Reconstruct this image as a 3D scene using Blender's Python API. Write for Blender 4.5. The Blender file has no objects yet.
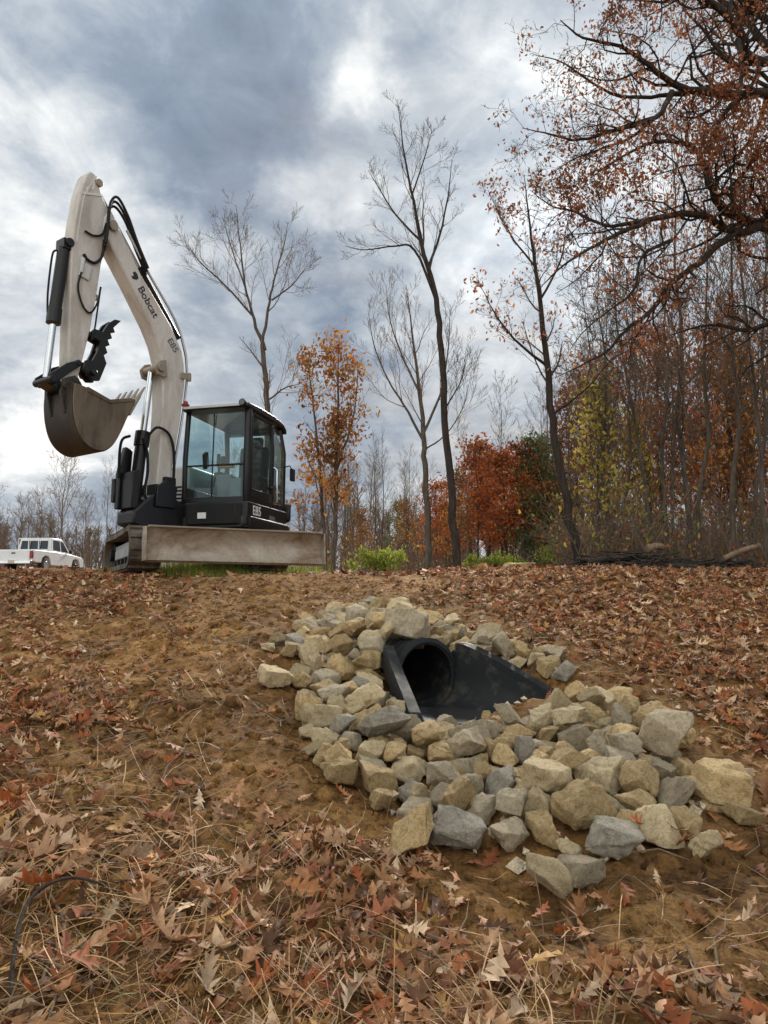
import bpy, bmesh, math, numpy as np
from mathutils import Vector, Matrix, Euler
R = math.radians
sc = bpy.context.scene
col = sc.collection

# ------------------------------------------------------------------ camera
EYE = 1.1
PITCH = R(6.74)
FPX = 745.0
cd = bpy.data.cameras.new('camera')
cam = bpy.data.objects.new('camera', cd)
col.objects.link(cam)
cam.location = (0, 0, EYE)
cam.rotation_euler = (R(90) + PITCH, 0, 0)
cd.sensor_fit = 'VERTICAL'
cd.angle = 2 * math.atan(512 / FPX)
cd.clip_start = 0.05
cd.clip_end = 3000
sc.camera = cam
sc.view_settings.view_transform = 'Standard'
sc.view_settings.look = 'None'
sc.view_settings.exposure = 0
sc.render.engine = 'CYCLES'
sc.cycles.max_bounces = 6
sc.cycles.transparent_max_bounces = 12
CP, SP = math.cos(PITCH), math.sin(PITCH)


def ray(px, py):
    a, b = px - 384, 512 - py
    return np.array([a, CP * FPX - SP * b, SP * FPX + CP * b])


def at(px, py, Y):
    """point of the photograph at distance Y in front of the camera"""
    r = ray(px, py)
    r = r * (Y / r[1])
    return np.array([r[0], r[1], r[2] + EYE])


def proj(x, y, z):
    z = z - EYE
    d = y * CP + z * SP
    u = -y * SP + z * CP
    d = np.maximum(d, 1e-3)
    return 384 + FPX * x / d, 512 - FPX * u / d


# ------------------------------------------------------------------ noise / terrain
def vnoise(x, y, seed=0):
    x = np.asarray(x, float); y = np.asarray(y, float)
    ix = np.floor(x).astype(np.int64); iy = np.floor(y).astype(np.int64)
    fx = x - ix; fy = y - iy
    fx = fx * fx * (3 - 2 * fx); fy = fy * fy * (3 - 2 * fy)

    def hsh(a, b):
        h = (a * 374761393 + b * 668265263 + seed * 974711) & 0xffffffff
        h = ((h ^ (h >> 13)) * 1274126177) & 0xffffffff
        h = (h ^ (h >> 16)) & 0xffffffff
        return h / 4294967295.0
    v = (hsh(ix, iy) * (1 - fx) + hsh(ix + 1, iy) * fx) * (1 - fy) + (hsh(ix, iy + 1) * (1 - fx) + hsh(ix + 1, iy + 1) * fx) * fy
    return v * 2 - 1


def fbm(x, y, seed=0, octv=3):
    s = 0; a = 1.0
    for i in range(octv):
        s = s + a * vnoise(x * 2 ** i, y * 2 ** i, seed + i * 17); a *= 0.5
    return s


def sstep(a, b, x):
    t = np.clip((x - a) / (b - a), 0, 1)
    return t * t * (3 - 2 * t)


def lerp(a, b, t):
    return a + (b - a) * t


P0 = np.array([0.275, 5.10])          # mouth of the pipe, on plan
AX = np.array([0.508, -0.861])        # direction the pipe opens
BX = np.array([0.861, 0.508])
FLARE_L = 0.72
INVERT = 0.385


def flare_w(la):
    return 0.23 + 0.27 * np.clip(la / FLARE_L, 0, 1.2) ** 0.85


def flare_z(la):
    t = np.clip(la / FLARE_L, 0, 1)
    return 0.365 * (1 - t) ** 0.95 + 0.075 * np.sqrt(t)


def softramp(t, k=0.05):
    return k * np.logaddexp(0, t / k) - k * np.logaddexp(0, (t - 1) / k)


EXC = np.array([-2.84, 11.95])


def h(x, y, fine=True):
    x = np.asarray(x, float); y = np.asarray(y, float)
    u = sstep(-1.7, 0.3, x)
    yf = lerp(0.4, 2.75, u)
    zf = lerp(0.02, 0.04, u)
    yc = 8.7 + 0.25 * vnoise(x * 0.35, x * 0 + 3.1, 5)
    t = (y - yf) / (yc - yf)
    z = zf + (1.42 - zf) * softramp(t)
    k = 0.6
    z = z + 0.034 * k * np.logaddexp(0, np.minimum((y - yc) / k, 300))
    z = z - 0.03 * np.clip(yf - y, 0, 40)
    z = z + 0.10 * fbm(x * 0.45, y * 0.45, 3, 2) * sstep(0.2, 1.5, y) * (1 - 0.75 * sstep(6.5, 9, y))
    z = z + sstep(6.5, 8.5, y) * (0.055 * vnoise(x * 0.8, y * 0.5, 61) + 0.03 * vnoise(x * 2.1, y * 1.3, 62)) * (1 - sstep(11, 16, y))
    if fine:
        f = 1 - 0.6 * sstep(7.5, 10, y)
        z = z + f * (0.038 * fbm(x * 1.9, y * 1.9, 11, 2) + 0.022 * fbm(x * 6.3, y * 6.3, 21, 3) + 0.012 * np.abs(fbm(x * 17, y * 17, 31, 2)))
    z = z - 0.06 * np.exp(-((x + 1.9) / 2.0) ** 2 - ((y - 10.4) / 1.3) ** 2)
    la = (x - P0[0]) * AX[0] + (y - P0[1]) * AX[1]
    lb = (x - P0[0]) * BX[0] + (y - P0[1]) * BX[1]
    inside = (la > -0.95) & (la < FLARE_L + 0.06) & (np.abs(lb) < flare_w(la) + 0.02)
    fl = INVERT - 0.035 - 0.04 * la
    z = np.where(inside, np.minimum(z, fl), z)
    # keep the soil below the rolled edge of the flared end
    zt = INVERT + flare_z(la) + 0.03
    near = (la > -0.05) & (la < FLARE_L + 0.06) & (np.abs(lb) < flare_w(la) + 0.12)
    z = np.where(near, np.minimum(z, zt - 0.06), z)
    return z


def hs(x, y):
    return float(h(np.array([x]), np.array([y]))[0])


def G(px, py):
    """ground point seen at a pixel of the photograph"""
    r = ray(px, py); r = r / r[1]
    Y = np.concatenate([np.arange(0.8, 14, 0.01), np.arange(14, 80, 0.1)])
    zr = r[2] * Y + EYE
    g = h(r[0] * Y, Y)
    i = np.argmax(zr < g)
    if not (zr < g).any():
        i = int(np.argmin(zr - g))
    return np.array([r[0] * Y[i], Y[i], g[i]])


# ------------------------------------------------------------------ materials
def nt(name):
    m = bpy.data.materials.new(name); m.use_nodes = True
    t = m.node_tree
    return m, t, t.nodes['Principled BSDF']


def N(t, typ, **kw):
    n = t.nodes.new(typ)
    for k, v in kw.items():
        if k.startswith('i_'):
            n.inputs[k[2:]].default_value = v
        else:
            setattr(n, k, v)
    return n


def ramp(t, fac, stops):
    r = t.nodes.new('ShaderNodeValToRGB')
    e = r.color_ramp.elements
    while len(e) < len(stops):
        e.new(0.5)
    for i, (p, c) in enumerate(stops):
        e[i].position = p; e[i].color = (c[0], c[1], c[2], 1)
    t.links.new(fac, r.inputs[0])
    return r.outputs[0]


def coords(t, kind='Object', scale=1.0):
    tc = t.nodes.new('ShaderNodeTexCoord')
    return tc.outputs[kind]


def noise(t, vec, scale, detail=4, rough=0.55, dist=0.0):
    n = t.nodes.new('ShaderNodeTexNoise')
    n.inputs['Scale'].default_value = scale; n.inputs['Detail'].default_value = detail
    n.inputs['Roughness'].default_value = rough; n.inputs['Distortion'].default_value = dist
    if vec is not None:
        t.links.new(vec, n.inputs['Vector'])
    return n.outputs['Fac']


def mixc(t, fac, a, b, mode='MIX'):
    m = t.nodes.new('ShaderNodeMix'); m.data_type = 'RGBA'; m.blend_type = mode
    for s, v in ((m.inputs[0], fac), (m.inputs[6], a), (m.inputs[7], b)):
        if hasattr(v, 'links') or isinstance(v, bpy.types.NodeSocket):
            t.links.new(v, s)
        elif isinstance(v, (int, float)):
            s.default_value = v
        else:
            s.default_value = (v[0], v[1], v[2], 1)
    return m.outputs[2]


def bump(t, bs, height, strength=0.4, dist=0.02):
    b = t.nodes.new('ShaderNodeBump')
    b.inputs['Strength'].default_value = strength; b.inputs['Distance'].default_value = dist
    t.links.new(height, b.inputs['Height']); t.links.new(b.outputs[0], bs.inputs['Normal'])


def paint(name, c, rough=0.45, metal=0.0, dirt=(0.12, 0.085, 0.05), amt=0.35, scale=3.0, bmp=0.0, spec=0.5):
    """a coated or bare surface with grime in patches and streaks"""
    m, t, b = nt(name)
    v = coords(t)
    mp = N(t, 'ShaderNodeMapping'); mp.inputs['Scale'].default_value = (1, 1, 0.35)
    t.links.new(v, mp.inputs[0])
    n1 = noise(t, mp.outputs[0], scale, 6, 0.65, 0.3)
    f = ramp(t, n1, [(0.42, (0, 0, 0)), (0.72, (amt, amt, amt))])
    n2 = noise(t, v, scale * 9, 3)
    base = mixc(t, n2, [x * 0.86 for x in c], [min(1, x * 1.1) for x in c])
    t.links.new(mixc(t, f, base, dirt), b.inputs['Base Color'])
    rr = t.nodes.new('ShaderNodeMapRange'); rr.inputs[3].default_value = rough * 0.8; rr.inputs[4].default_value = min(1, rough * 1.35)
    t.links.new(n1, rr.inputs[0]); t.links.new(rr.outputs[0], b.inputs['Roughness'])
    b.inputs['Metallic'].default_value = metal
    b.inputs['Specular IOR Level'].default_value = spec
    if bmp:
        bump(t, b, n2, bmp, 0.01)
    return m


M = {}
M['white'] = paint('machine_white_paint', (0.62, 0.60, 0.57), 0.5, 0, (0.22, 0.17, 0.125), 0.6, 3.4, 0.0, 0.3)
M['black'] = paint('machine_black_paint', (0.0075, 0.0085, 0.011), 0.30, 0, (0.06, 0.048, 0.036), 0.22, 3, 0.0, 0.32)
M['blackmatt'] = paint('matt_black', (0.009, 0.0095, 0.011), 0.6, 0, (0.06, 0.048, 0.036), 0.25, 4, 0.0, 0.25)
M['bucket'] = paint('dirty_bucket_steel', (0.022, 0.019, 0.018), 0.55, 0.2, (0.13, 0.09, 0.055), 0.5, 3.6, 0.2)
M['bucketside'] = paint('muddy_bucket_side', (0.15, 0.115, 0.08), 0.7, 0, (0.035, 0.028, 0.024), 0.85, 4.5, 0.3)
M['tooth'] = paint('worn_tooth_steel', (0.33, 0.28, 0.22), 0.5, 0.3, (0.14, 0.1, 0.07), 0.4, 8)
def blade_mat():
    m, t, b = nt('worn_blade_steel')
    v = coords(t)
    mp = N(t, 'ShaderNodeMapping'); mp.inputs['Scale'].default_value = (1.0, 1.0, 1.3); t.links.new(v, mp.inputs[0])
    n1 = noise(t, mp.outputs[0], 1.6, 7, 0.68, 0.8)
    mq = N(t, 'ShaderNodeMapping'); mq.inputs['Scale'].default_value = (5, 5, 9); t.links.new(v, mq.inputs[0])
    n2 = noise(t, mq.outputs[0], 4, 5, 0.7)
    c = ramp(t, n1, [(0.26, (0.10, 0.06, 0.035)), (0.40, (0.25, 0.18, 0.125)), (0.54, (0.37, 0.31, 0.25)), (0.72, (0.47, 0.42, 0.36))])
    c = mixc(t, 1.0, c, ramp(t, n2, [(0.3, (0.82,) * 3), (0.65, (1.08,) * 3)]), 'MULTIPLY')
    t.links.new(c, b.inputs['Base Color']); b.inputs['Metallic'].default_value = .3
    t.links.new(ramp(t, n1, [(0.3, (.8,) * 3), (0.7, (.42,) * 3)]), b.inputs['Roughness'])
    bump(t, b, n2, .25, .01)
    return m


M['blade'] = blade_mat()
M['rubber'] = paint('track_rubber', (0.06, 0.052, 0.045), 0.85, 0, (0.27, 0.20, 0.13), 0.8, 4, 0.4)
M['steelgrey'] = paint('grey_frame_paint', (0.30, 0.33, 0.36), 0.5, 0, (0.18, 0.14, 0.09), 0.5, 4)
M['coverwhite'] = paint('cover_white_paint', (0.55, 0.56, 0.56), 0.4, 0, (0.25, 0.2, 0.15), 0.3, 3)
M['chrome'] = paint('chromed_rod', (0.62, 0.64, 0.66), 0.14, 1.0, (0.3, 0.28, 0.25), 0.15, 5)
M['seat'] = paint('seat_cloth', (0.02, 0.02, 0.022), 0.85, 0, (0.05, 0.05, 0.05), 0.3, 5)
M['console'] = paint('console_plastic', (0.17, 0.20, 0.22), 0.5, 0, (0.1, 0.09, 0.08), 0.3, 5)
M['red'] = paint('red_lens', (0.28, 0.012, 0.012), 0.25, 0, (0.1, 0.02, 0.02), 0.2, 6)
M['lens'] = paint('clear_lens', (0.6, 0.62, 0.64), 0.15, 0, (0.4, 0.4, 0.4), 0.2, 6)
M['orange'] = paint('orange_plastic', (0.55, 0.2, 0.05), 0.5, 0, (0.2, 0.1, 0.05), 0.3, 6)
M['decal'] = paint('black_decal', (0.012, 0.012, 0.014), 0.5, 0, (0.2, 0.18, 0.16), 0.25, 9)
M['decalwhite'] = paint('white_decal', (0.72, 0.72, 0.7), 0.5, 0, (0.3, 0.28, 0.25), 0.2, 9)
M['decalgrey'] = paint('grey_decal', (0.11, 0.12, 0.14), 0.5, 0, (0.3, 0.28, 0.25), 0.2, 9)
M['carwhite'] = paint('car_white_paint', (0.74, 0.75, 0.76), 0.25, 0, (0.35, 0.3, 0.25), 0.25, 1.0)
M['carglass'] = paint('dark_car_glass', (0.02, 0.024, 0.03), 0.08, 0, (0.05, 0.05, 0.05), 0.1, 2)
M['tyre'] = paint('tyre_rubber', (0.02, 0.02, 0.02), 0.85, 0, (0.1, 0.08, 0.06), 0.4, 5)
M['rim'] = paint('alloy_rim', (0.4, 0.41, 0.42), 0.35, 0.8, (0.15, 0.12, 0.1), 0.3, 5)
M['plate'] = paint('number_plate', (0.6, 0.5, 0.42), 0.5, 0, (0.3, 0.25, 0.2), 0.2, 5)


def glass_mat():
    m, t, b = nt('tinted_cab_glass')
    t.nodes.remove(b)
    out = t.nodes['Material Output']
    tr = N(t, 'ShaderNodeBsdfTransparent'); tr.inputs[0].default_value = (0.76, 0.90, 0.90, 1)
    gl = N(t, 'ShaderNodeBsdfGlossy'); gl.inputs['Roughness'].default_value = 0.03
    gl.inputs[0].default_value = (0.8, 0.95, 0.95, 1)
    fr = N(t, 'ShaderNodeLayerWeight'); fr.inputs[0].default_value = 0.35
    v = coords(t)
    n = noise(t, v, 3, 5, 0.6)
    mp = N(t, 'ShaderNodeMath', operation='MULTIPLY_ADD'); t.links.new(n, mp.inputs[0]); mp.inputs[1].default_value = 0.10; mp.inputs[2].default_value = 0.01
    ad = N(t, 'ShaderNodeMath', operation='MULTIPLY_ADD'); t.links.new(fr.outputs['Fresnel'], ad.inputs[0]); ad.inputs[1].default_value = 0.75; ad.inputs[2].default_value = 0.02
    m1 = N(t, 'ShaderNodeMixShader'); t.links.new(ad.outputs[0], m1.inputs[0]); t.links.new(tr.outputs[0], m1.inputs[1]); t.links.new(gl.outputs[0], m1.inputs[2])
    df = N(t, 'ShaderNodeBsdfDiffuse'); df.inputs[0].default_value = (0.3, 0.36, 0.36, 1)
    m2 = N(t, 'ShaderNodeMixShader'); t.links.new(mp.outputs[0], m2.inputs[0]); t.links.new(m1.outputs[0], m2.inputs[1]); t.links.new(df.outputs[0], m2.inputs[2])
    t.links.new(m2.outputs[0], out.inputs[0])
    return m


M['glass'] = glass_mat()


def plastic_black():
    m, t, b = nt('black_drain_plastic')
    v = coords(t)
    n = noise(t, v, 7, 6, 0.65)
    c = ramp(t, n, [(0.52, (0.014, 0.015, 0.017)), (0.78, (0.085, 0.075, 0.06))])
    t.links.new(c, b.inputs['Base Color'])
    r = ramp(t, n, [(0.35, (0.52,) * 3), (0.7, (0.8,) * 3)])
    t.links.new(r, b.inputs['Roughness'])
    b.inputs['Specular IOR Level'].default_value = .22
    return m


M['hdpe'] = plastic_black()


def water_mat():
    m, t, b = nt('standing_water')
    b.inputs['Base Color'].default_value = (0.035, 0.035, 0.032, 1)
    b.inputs['Roughness'].default_value = 0.22
    n = noise(t, coords(t), 9, 4)
    bump(t, b, n, 0.15, 0.01)
    return m


M['water'] = water_mat()


def leaf_mat(name, transl=0.0, rough=0.7, var=0.35):
    m, t, b = nt(name)
    a = N(t, 'ShaderNodeAttribute', attribute_name='tint')
    v = coords(t)
    n = noise(t, v, 40, 3)
    f = ramp(t, n, [(0.3, (1 - var,) * 3), (0.7, (1 + var * 0.5,) * 3)])
    c = mixc(t, 1.0, a.outputs['Color'], f, 'MULTIPLY')
    t.links.new(c, b.inputs['Base Color'])
    b.inputs['Roughness'].default_value = rough
    b.inputs['Specular IOR Level'].default_value = 0.3
    if transl:
        out = t.nodes['Material Output']
        tl = N(t, 'ShaderNodeBsdfTranslucent'); t.links.new(c, tl.inputs[0])
        mx = N(t, 'ShaderNodeMixShader'); mx.inputs[0].default_value = transl
        t.links.new(b.outputs[0], mx.inputs[1]); t.links.new(tl.outputs[0], mx.inputs[2]); t.links.new(mx.outputs[0], out.inputs[0])
    return m


M['leaf'] = leaf_mat('dry_leaf', 0.1)
M['treeleaf'] = leaf_mat('hanging_leaf', 0.45)
M['straw'] = leaf_mat('dry_straw', 0.0, 0.6, 0.15)


def bark(name, a, b_, sc_=6):
    m, t, b = nt(name)
    v = coords(t)
    mp = N(t, 'ShaderNodeMapping'); mp.inputs['Scale'].default_value = (1, 1, 0.22); t.links.new(v, mp.inputs[0])
    n = noise(t, mp.outputs[0], sc_ * 2.5, 6, 0.7, 0.4)
    t.links.new(ramp(t, n, [(0.3, a), (0.7, b_)]), b.inputs['Base Color'])
    b.inputs['Roughness'].default_value = 0.9
    b.inputs['Specular IOR Level'].default_value = 0.15
    bump(t, b, n, 0.8, 0.03)
    return m


M['bark'] = bark('grey_bark', (0.045, 0.036, 0.029), (0.16, 0.132, 0.105))
M['barkdark'] = bark('dark_oak_bark', (0.022, 0.017, 0.014), (0.075, 0.06, 0.05))
M['twig'] = bark('twig_bark', (0.065, 0.05, 0.04), (0.15, 0.12, 0.095))
M['twigfar'] = bark('far_twig_bark', (0.115, 0.083, 0.062), (0.25, 0.188, 0.14))
M['deadwood'] = bark('dead_wood', (0.10, 0.065, 0.04), (0.30, 0.22, 0.15))


def stone_mat(name, a, b_, c_):
    m, t, b = nt(name)
    v = coords(t)
    oi = N(t, 'ShaderNodeObjectInfo')
    ad = N(t, 'ShaderNodeVectorMath', operation='ADD')
    mu = N(t, 'ShaderNodeMath', operation='MULTIPLY'); mu.inputs[1].default_value = 50
    t.links.new(oi.outputs['Random'], mu.inputs[0])
    t.links.new(v, ad.inputs[0]); t.links.new(mu.outputs[0], ad.inputs[1])
    n1 = noise(t, ad.outputs[0], 5, 6, 0.62, 0.6)
    n2 = noise(t, ad.outputs[0], 26, 5, 0.7)
    n3 = noise(t, ad.outputs[0], 90, 3, 0.6)
    c = ramp(t, n1, [(0.28, a), (0.5, b_), (0.72, c_)])
    n4 = noise(t, ad.outputs[0], 2.4, 7, 0.68, 1.2)
    c = mixc(t, ramp(t, n4, [(0.56, (0, 0, 0)), (0.70, (.75, .75, .75))]), c, (0.36, 0.215, 0.09))
    sp = ramp(t, n2, [(0.32, (0.52, 0.49, 0.44)), (0.46, (0.95, 0.95, 0.95)), (0.72, (1.2, 1.18, 1.12))])
    c = mixc(t, 1.0, c, sp, 'MULTIPLY')
    sp3 = ramp(t, n3, [(0.3, (0.86,) * 3), (0.65, (1.12,) * 3)])
    c = mixc(t, 1.0, c, sp3, 'MULTIPLY')
    rv = ramp(t, oi.outputs['Random'], [(0, (0.80, 0.78, 0.73)), (0.5, (1.06, 1.05, 1.03)), (1, (1.28, 1.25, 1.18))])
    c = mixc(t, 1.0, c, rv, 'MULTIPLY')
    # soil washed onto the undersides
    t.links.new(c, b.inputs['Base Color'])
    b.inputs['Roughness'].default_value = 0.88
    b.inputs['Specular IOR Level'].default_value = 0.25
    mh = N(t, 'ShaderNodeMath', operation='MULTIPLY_ADD'); mh.inputs[1].default_value = 0.35
    t.links.new(n3, mh.inputs[0]); t.links.new(n2, mh.inputs[2])
    bump(t, b, mh.outputs[0], 0.95, 0.03)
    return m


M['tan'] = stone_mat('tan_stone', (0.46, 0.29, 0.125), (0.78, 0.565, 0.30), (0.86, 0.69, 0.44))
M['buff'] = stone_mat('buff_stone', (0.58, 0.42, 0.23), (0.83, 0.665, 0.42), (0.90, 0.77, 0.55))
M['grey'] = stone_mat('grey_stone', (0.44, 0.35, 0.24), (0.66, 0.555, 0.41), (0.80, 0.68, 0.50))
M['blue'] = stone_mat('bluegrey_stone', (0.33, 0.295, 0.245), (0.52, 0.47, 0.40), (0.70, 0.62, 0.50))


def soil_mat():
    m, t, b = nt('damp_brown_soil')
    v = coords(t)
    n0 = noise(t, v, 0.55, 4, 0.6, 0.4)
    n1 = noise(t, v, 3.2, 6, 0.68, 0.5)
    n2 = noise(t, v, 24, 6, 0.72)
    n3 = noise(t, v, 95, 4, 0.7)
    c = ramp(t, n1, [(0.28, (0.10, 0.050, 0.018)), (0.48, (0.25, 0.13, 0.045)), (0.7, (0.42, 0.24, 0.092))])
    w = ramp(t, n0, [(0.35, (0.70, 0.68, 0.66)), (0.65, (1.15, 1.12, 1.05))])
    c = mixc(t, 1.0, c, w, 'MULTIPLY')
    d = ramp(t, n2, [(0.32, (0.28, 0.26, 0.24)), (0.48, (0.92, 0.92, 0.92)), (0.70, (1.45, 1.4, 1.3))])
    c = mixc(t, 1.0, c, d, 'MULTIPLY')
    e = ramp(t, n3, [(0.3, (0.7,) * 3), (0.68, (1.2,) * 3)])
    c = mixc(t, 1.0, c, e, 'MULTIPLY')
    # beyond the graded bank: leaf covered floor of the clearing
    sx = N(t, 'ShaderNodeSeparateXYZ'); t.links.new(v, sx.inputs[0])
    far = N(t, 'ShaderNodeMapRange'); far.inputs[1].default_value = 12; far.inputs[2].default_value = 20
    t.links.new(sx.outputs[1], far.inputs[0])
    lf = ramp(t, n2, [(0.3, (0.11, 0.06, 0.035)), (0.6, (0.26, 0.15, 0.085)), (0.8, (0.36, 0.24, 0.15))])
    c = mixc(t, far.outputs[0], c, lf)
    t.links.new(c, b.inputs['Base Color'])
    b.inputs['Roughness'].default_value = 0.92
    b.inputs['Specular IOR Level'].default_value = 0.2
    mh = N(t, 'ShaderNodeMath', operation='MULTIPLY_ADD'); mh.inputs[1].default_value = 0.3
    t.links.new(n3, mh.inputs[0]); t.links.new(n2, mh.inputs[2])
    bump(t, b, mh.outputs[0], 0.9, 0.035)
    return m


M['soil'] = soil_mat()


# ------------------------------------------------------------------ mesh helpers
def link(o, parent=None):
    col.objects.link(o)
    if parent is not None:
        o.parent = parent
    return o


def tag(o, label=None, cat=None, group=None, kind=None):
    if label: o['label'] = label
    if cat: o['category'] = cat
    if group: o['group'] = group
    if kind: o['kind'] = kind
    return o


def empty(name, loc=(0, 0, 0), rz=0.0):
    o = bpy.data.objects.new(name, None)
    o.empty_display_size = 0.2
    o.location = loc; o.rotation_euler = (0, 0, rz)
    return link(o)


def np_mesh(name, V, F, mat, tint=None, smooth=False):
    """V [n,3], F list of int arrays each [m,k]"""
    me = bpy.data.meshes.new(name)
    F = [np.asarray(f, np.int32) for f in F if len(f)]
    me.vertices.add(len(V)); me.vertices.foreach_set('co', np.asarray(V, np.float32).ravel())
    loops = np.concatenate([f.ravel() for f in F])
    starts = []; n = 0
    for f in F:
        starts.append(n + np.arange(len(f)) * f.shape[1]); n += f.size
    me.loops.add(len(loops)); me.loops.foreach_set('vertex_index', loops.astype(np.int32))
    st = np.concatenate(starts).astype(np.int32)
    me.polygons.add(len(st)); me.polygons.foreach_set('loop_start', st)
    if tint is not None:
        a = me.attributes.new('tint', 'FLOAT_COLOR', 'POINT')
        c = np.ones((len(V), 4), np.float32); c[:, :3] = tint
        a.data.foreach_set('color', c.ravel())
    me.polygons.foreach_set('use_smooth', np.full(len(st), smooth))
    me.materials.append(mat)
    me.update(calc_edges=True)
    me.validate()
    return me


def np_obj(name, V, F, mat, parent=None, tint=None, smooth=False):
    return link(bpy.data.objects.new(name, np_mesh(name, V, F, mat, tint, smooth)), parent)


class MB:
    def __init__(self):
        self.v = []; self.f = []

    def add(self, vs, fs):
        o = len(self.v)
        self.v += [tuple(map(float, p)) for p in vs]
        self.f += [tuple(i + o for i in f) for f in fs]
        return self

    def box(self, c, s, rot=None):
        x, y, z = s[0] / 2, s[1] / 2, s[2] / 2
        P = [Vector(p) for p in ((-x, -y, -z), (x, -y, -z), (x, y, -z), (-x, y, -z), (-x, -y, z), (x, -y, z), (x, y, z), (-x, y, z))]
        if rot is not None:
            mt = Euler(rot).to_matrix()
            P = [mt @ p for p in P]
        P = [p + Vector(c) for p in P]
        return self.add(P, [(0, 3, 2, 1), (4, 5, 6, 7), (0, 1, 5, 4), (1, 2, 6, 5), (2, 3, 7, 6), (3, 0, 4, 7)])

    def prism(self, outline, x0, x1, flip=True):
        """outline (s forward, z up) in the side plane, extruded sideways"""
        n = len(outline)
        a = [(x0, -s, z) for s, z in outline]; b = [(x1, -s, z) for s, z in outline]
        fs = [tuple(range(n)), tuple(range(2 * n - 1, n - 1, -1))]
        fs += [(i, n + i, n + (i + 1) % n, (i + 1) % n) for i in range(n)]
        return self.add(a + b, fs)

    def slab(self, outline, z0, z1):
        n = len(outline)
        a = [(x, y, z0) for x, y in outline]; b = [(x, y, z1) for x, y in outline]
        fs = [tuple(range(n - 1, -1, -1)), tuple(range(n, 2 * n))]
        fs += [(i, (i + 1) % n, n + (i + 1) % n, n + i) for i in range(n)]
        return self.add(a + b, fs)

    def tube(self, pts, r, k=8, caps=True):
        pts = [Vector(p) for p in pts]
        rr = r if isinstance(r, (list, tuple)) else [r] * len(pts)
        vs = []; fs = []
        up = None
        for i, p in enumerate(pts):
            tn = (pts[min(i + 1, len(pts) - 1)] - pts[max(i - 1, 0)]).normalized()
            if up is None:
                up = Vector((0, 0, 1)) if abs(tn.z) < 0.9 else Vector((1, 0, 0))
            a = tn.cross(up).normalized(); bb = a.cross(tn).normalized(); up = bb
            for j in range(k):
                t = 2 * math.pi * j / k
                vs.append(p + (a * math.cos(t) + bb * math.sin(t)) * rr[i])
        for i in range(len(pts) - 1):
            for j in range(k):
                fs.append((i * k + j, i * k + (j + 1) % k, (i + 1) * k + (j + 1) % k, (i + 1) * k + j))
        if caps:
            fs.append(tuple(range(k - 1, -1, -1))); fs.append(tuple((len(pts) - 1) * k + j for j in range(k)))
        return self.add(vs, fs)

    def rod(self, p, q, r, k=16):
        return self.tube([p, q], r, k)

    def build(self, name, mat, parent=None, bevel=0.0, smooth=40, seg=2):
        me = bpy.data.meshes.new(name)
        me.from_pydata(self.v, [], self.f)
        bm = bmesh.new(); bm.from_mesh(me); bmesh.ops.recalc_face_normals(bm, faces=bm.faces); bm.to_mesh(me); bm.free()
        me.materials.append(mat)
        o = link(bpy.data.objects.new(name, me), parent)
        if smooth:
            me.polygons.foreach_set('use_smooth', np.ones(len(me.polygons), bool))
            me.set_sharp_from_angle(angle=R(smooth))
        if bevel:
            b = o.modifiers.new('bevel', 'BEVEL'); b.width = bevel; b.segments = seg; b.limit_method = 'ANGLE'; b.angle_limit = R(35)
            b.harden_normals = False
        return o


def smoothpath(pts, n=6):
    """catmull-rom through points"""
    P = [np.array(p, float) for p in pts]
    P = [2 * P[0] - P[1]] + P + [2 * P[-1] - P[-2]]
    out = []
    for i in range(1, len(P) - 2):
        for j in range(n):
            t = j / n
            out.append(0.5 * ((2 * P[i]) + (-P[i - 1] + P[i + 1]) * t + (2 * P[i - 1] - 5 * P[i] + 4 * P[i + 1] - P[i + 2]) * t * t + (-P[i - 1] + 3 * P[i] - 3 * P[i + 1] + P[i + 2]) * t ** 3))
    out.append(P[-2])
    return out


def copy_tree(o, parent=None):
    c = o.copy(); col.objects.link(c); c.parent = parent
    for ch in o.children:
        copy_tree(ch, c)
    return c


# ------------------------------------------------------------------ ground
def axis(lo, hi, a, b, step, grow=1.13):
    core = list(np.arange(a, b + 1e-6, step))
    s = step; p = core[-1]; up = []
    while p < hi:
        s *= grow; p += s; up.append(p)
    s = step; p = core[0]; dn = []
    while p > lo:
        s *= grow; p -= s; dn.append(p)
    return np.array(dn[::-1] + core + up)


def build_ground():
    xs = axis(-900, 900, -4.6, 5.6, 0.028)
    ys = axis(-300, 1500, 0.9, 9.6, 0.028, 1.09)
    X, Y = np.meshgrid(xs, ys)
    Z = h(X, Y)
    nx, ny = len(xs), len(ys)
    V = np.stack([X.ravel(), Y.ravel(), Z.ravel()], 1)
    i = (np.arange(ny - 1)[:, None] * nx + np.arange(nx - 1)[None, :]).ravel()
    F = np.stack([i, i + 1, i + 1 + nx, i + nx], 1)
    o = np_obj('ground', V, [F], M['soil'], smooth=True)
    o['kind'] = 'structure'
    return o


# ------------------------------------------------------------------ stones
STONE_POLY = [(276, 640), (280, 665), (303, 712), (310, 760), (345, 788), (392, 826), (436, 862), (490, 872), (528, 893), (572, 896), (622, 876),
              (690, 852), (736, 822), (762, 806), (735, 776), (692, 744), (660, 720), (603, 690), (560, 664), (500, 640), (440, 622), (400, 612), (350, 612), (300, 622)]


def in_poly(x, y, poly):
    x = np.asarray(x); y = np.asarray(y)
    c = np.zeros(x.shape, bool)
    j = len(poly) - 1
    for i in range(len(poly)):
        xi, yi = poly[i]; xj, yj = poly[j]
        cond = ((yi > y) != (yj > y)) & (x < (xj - xi) * (y - yi) / (yj - yi + 1e-12) + xi)
        c ^= cond
        j = i
    return c


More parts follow.
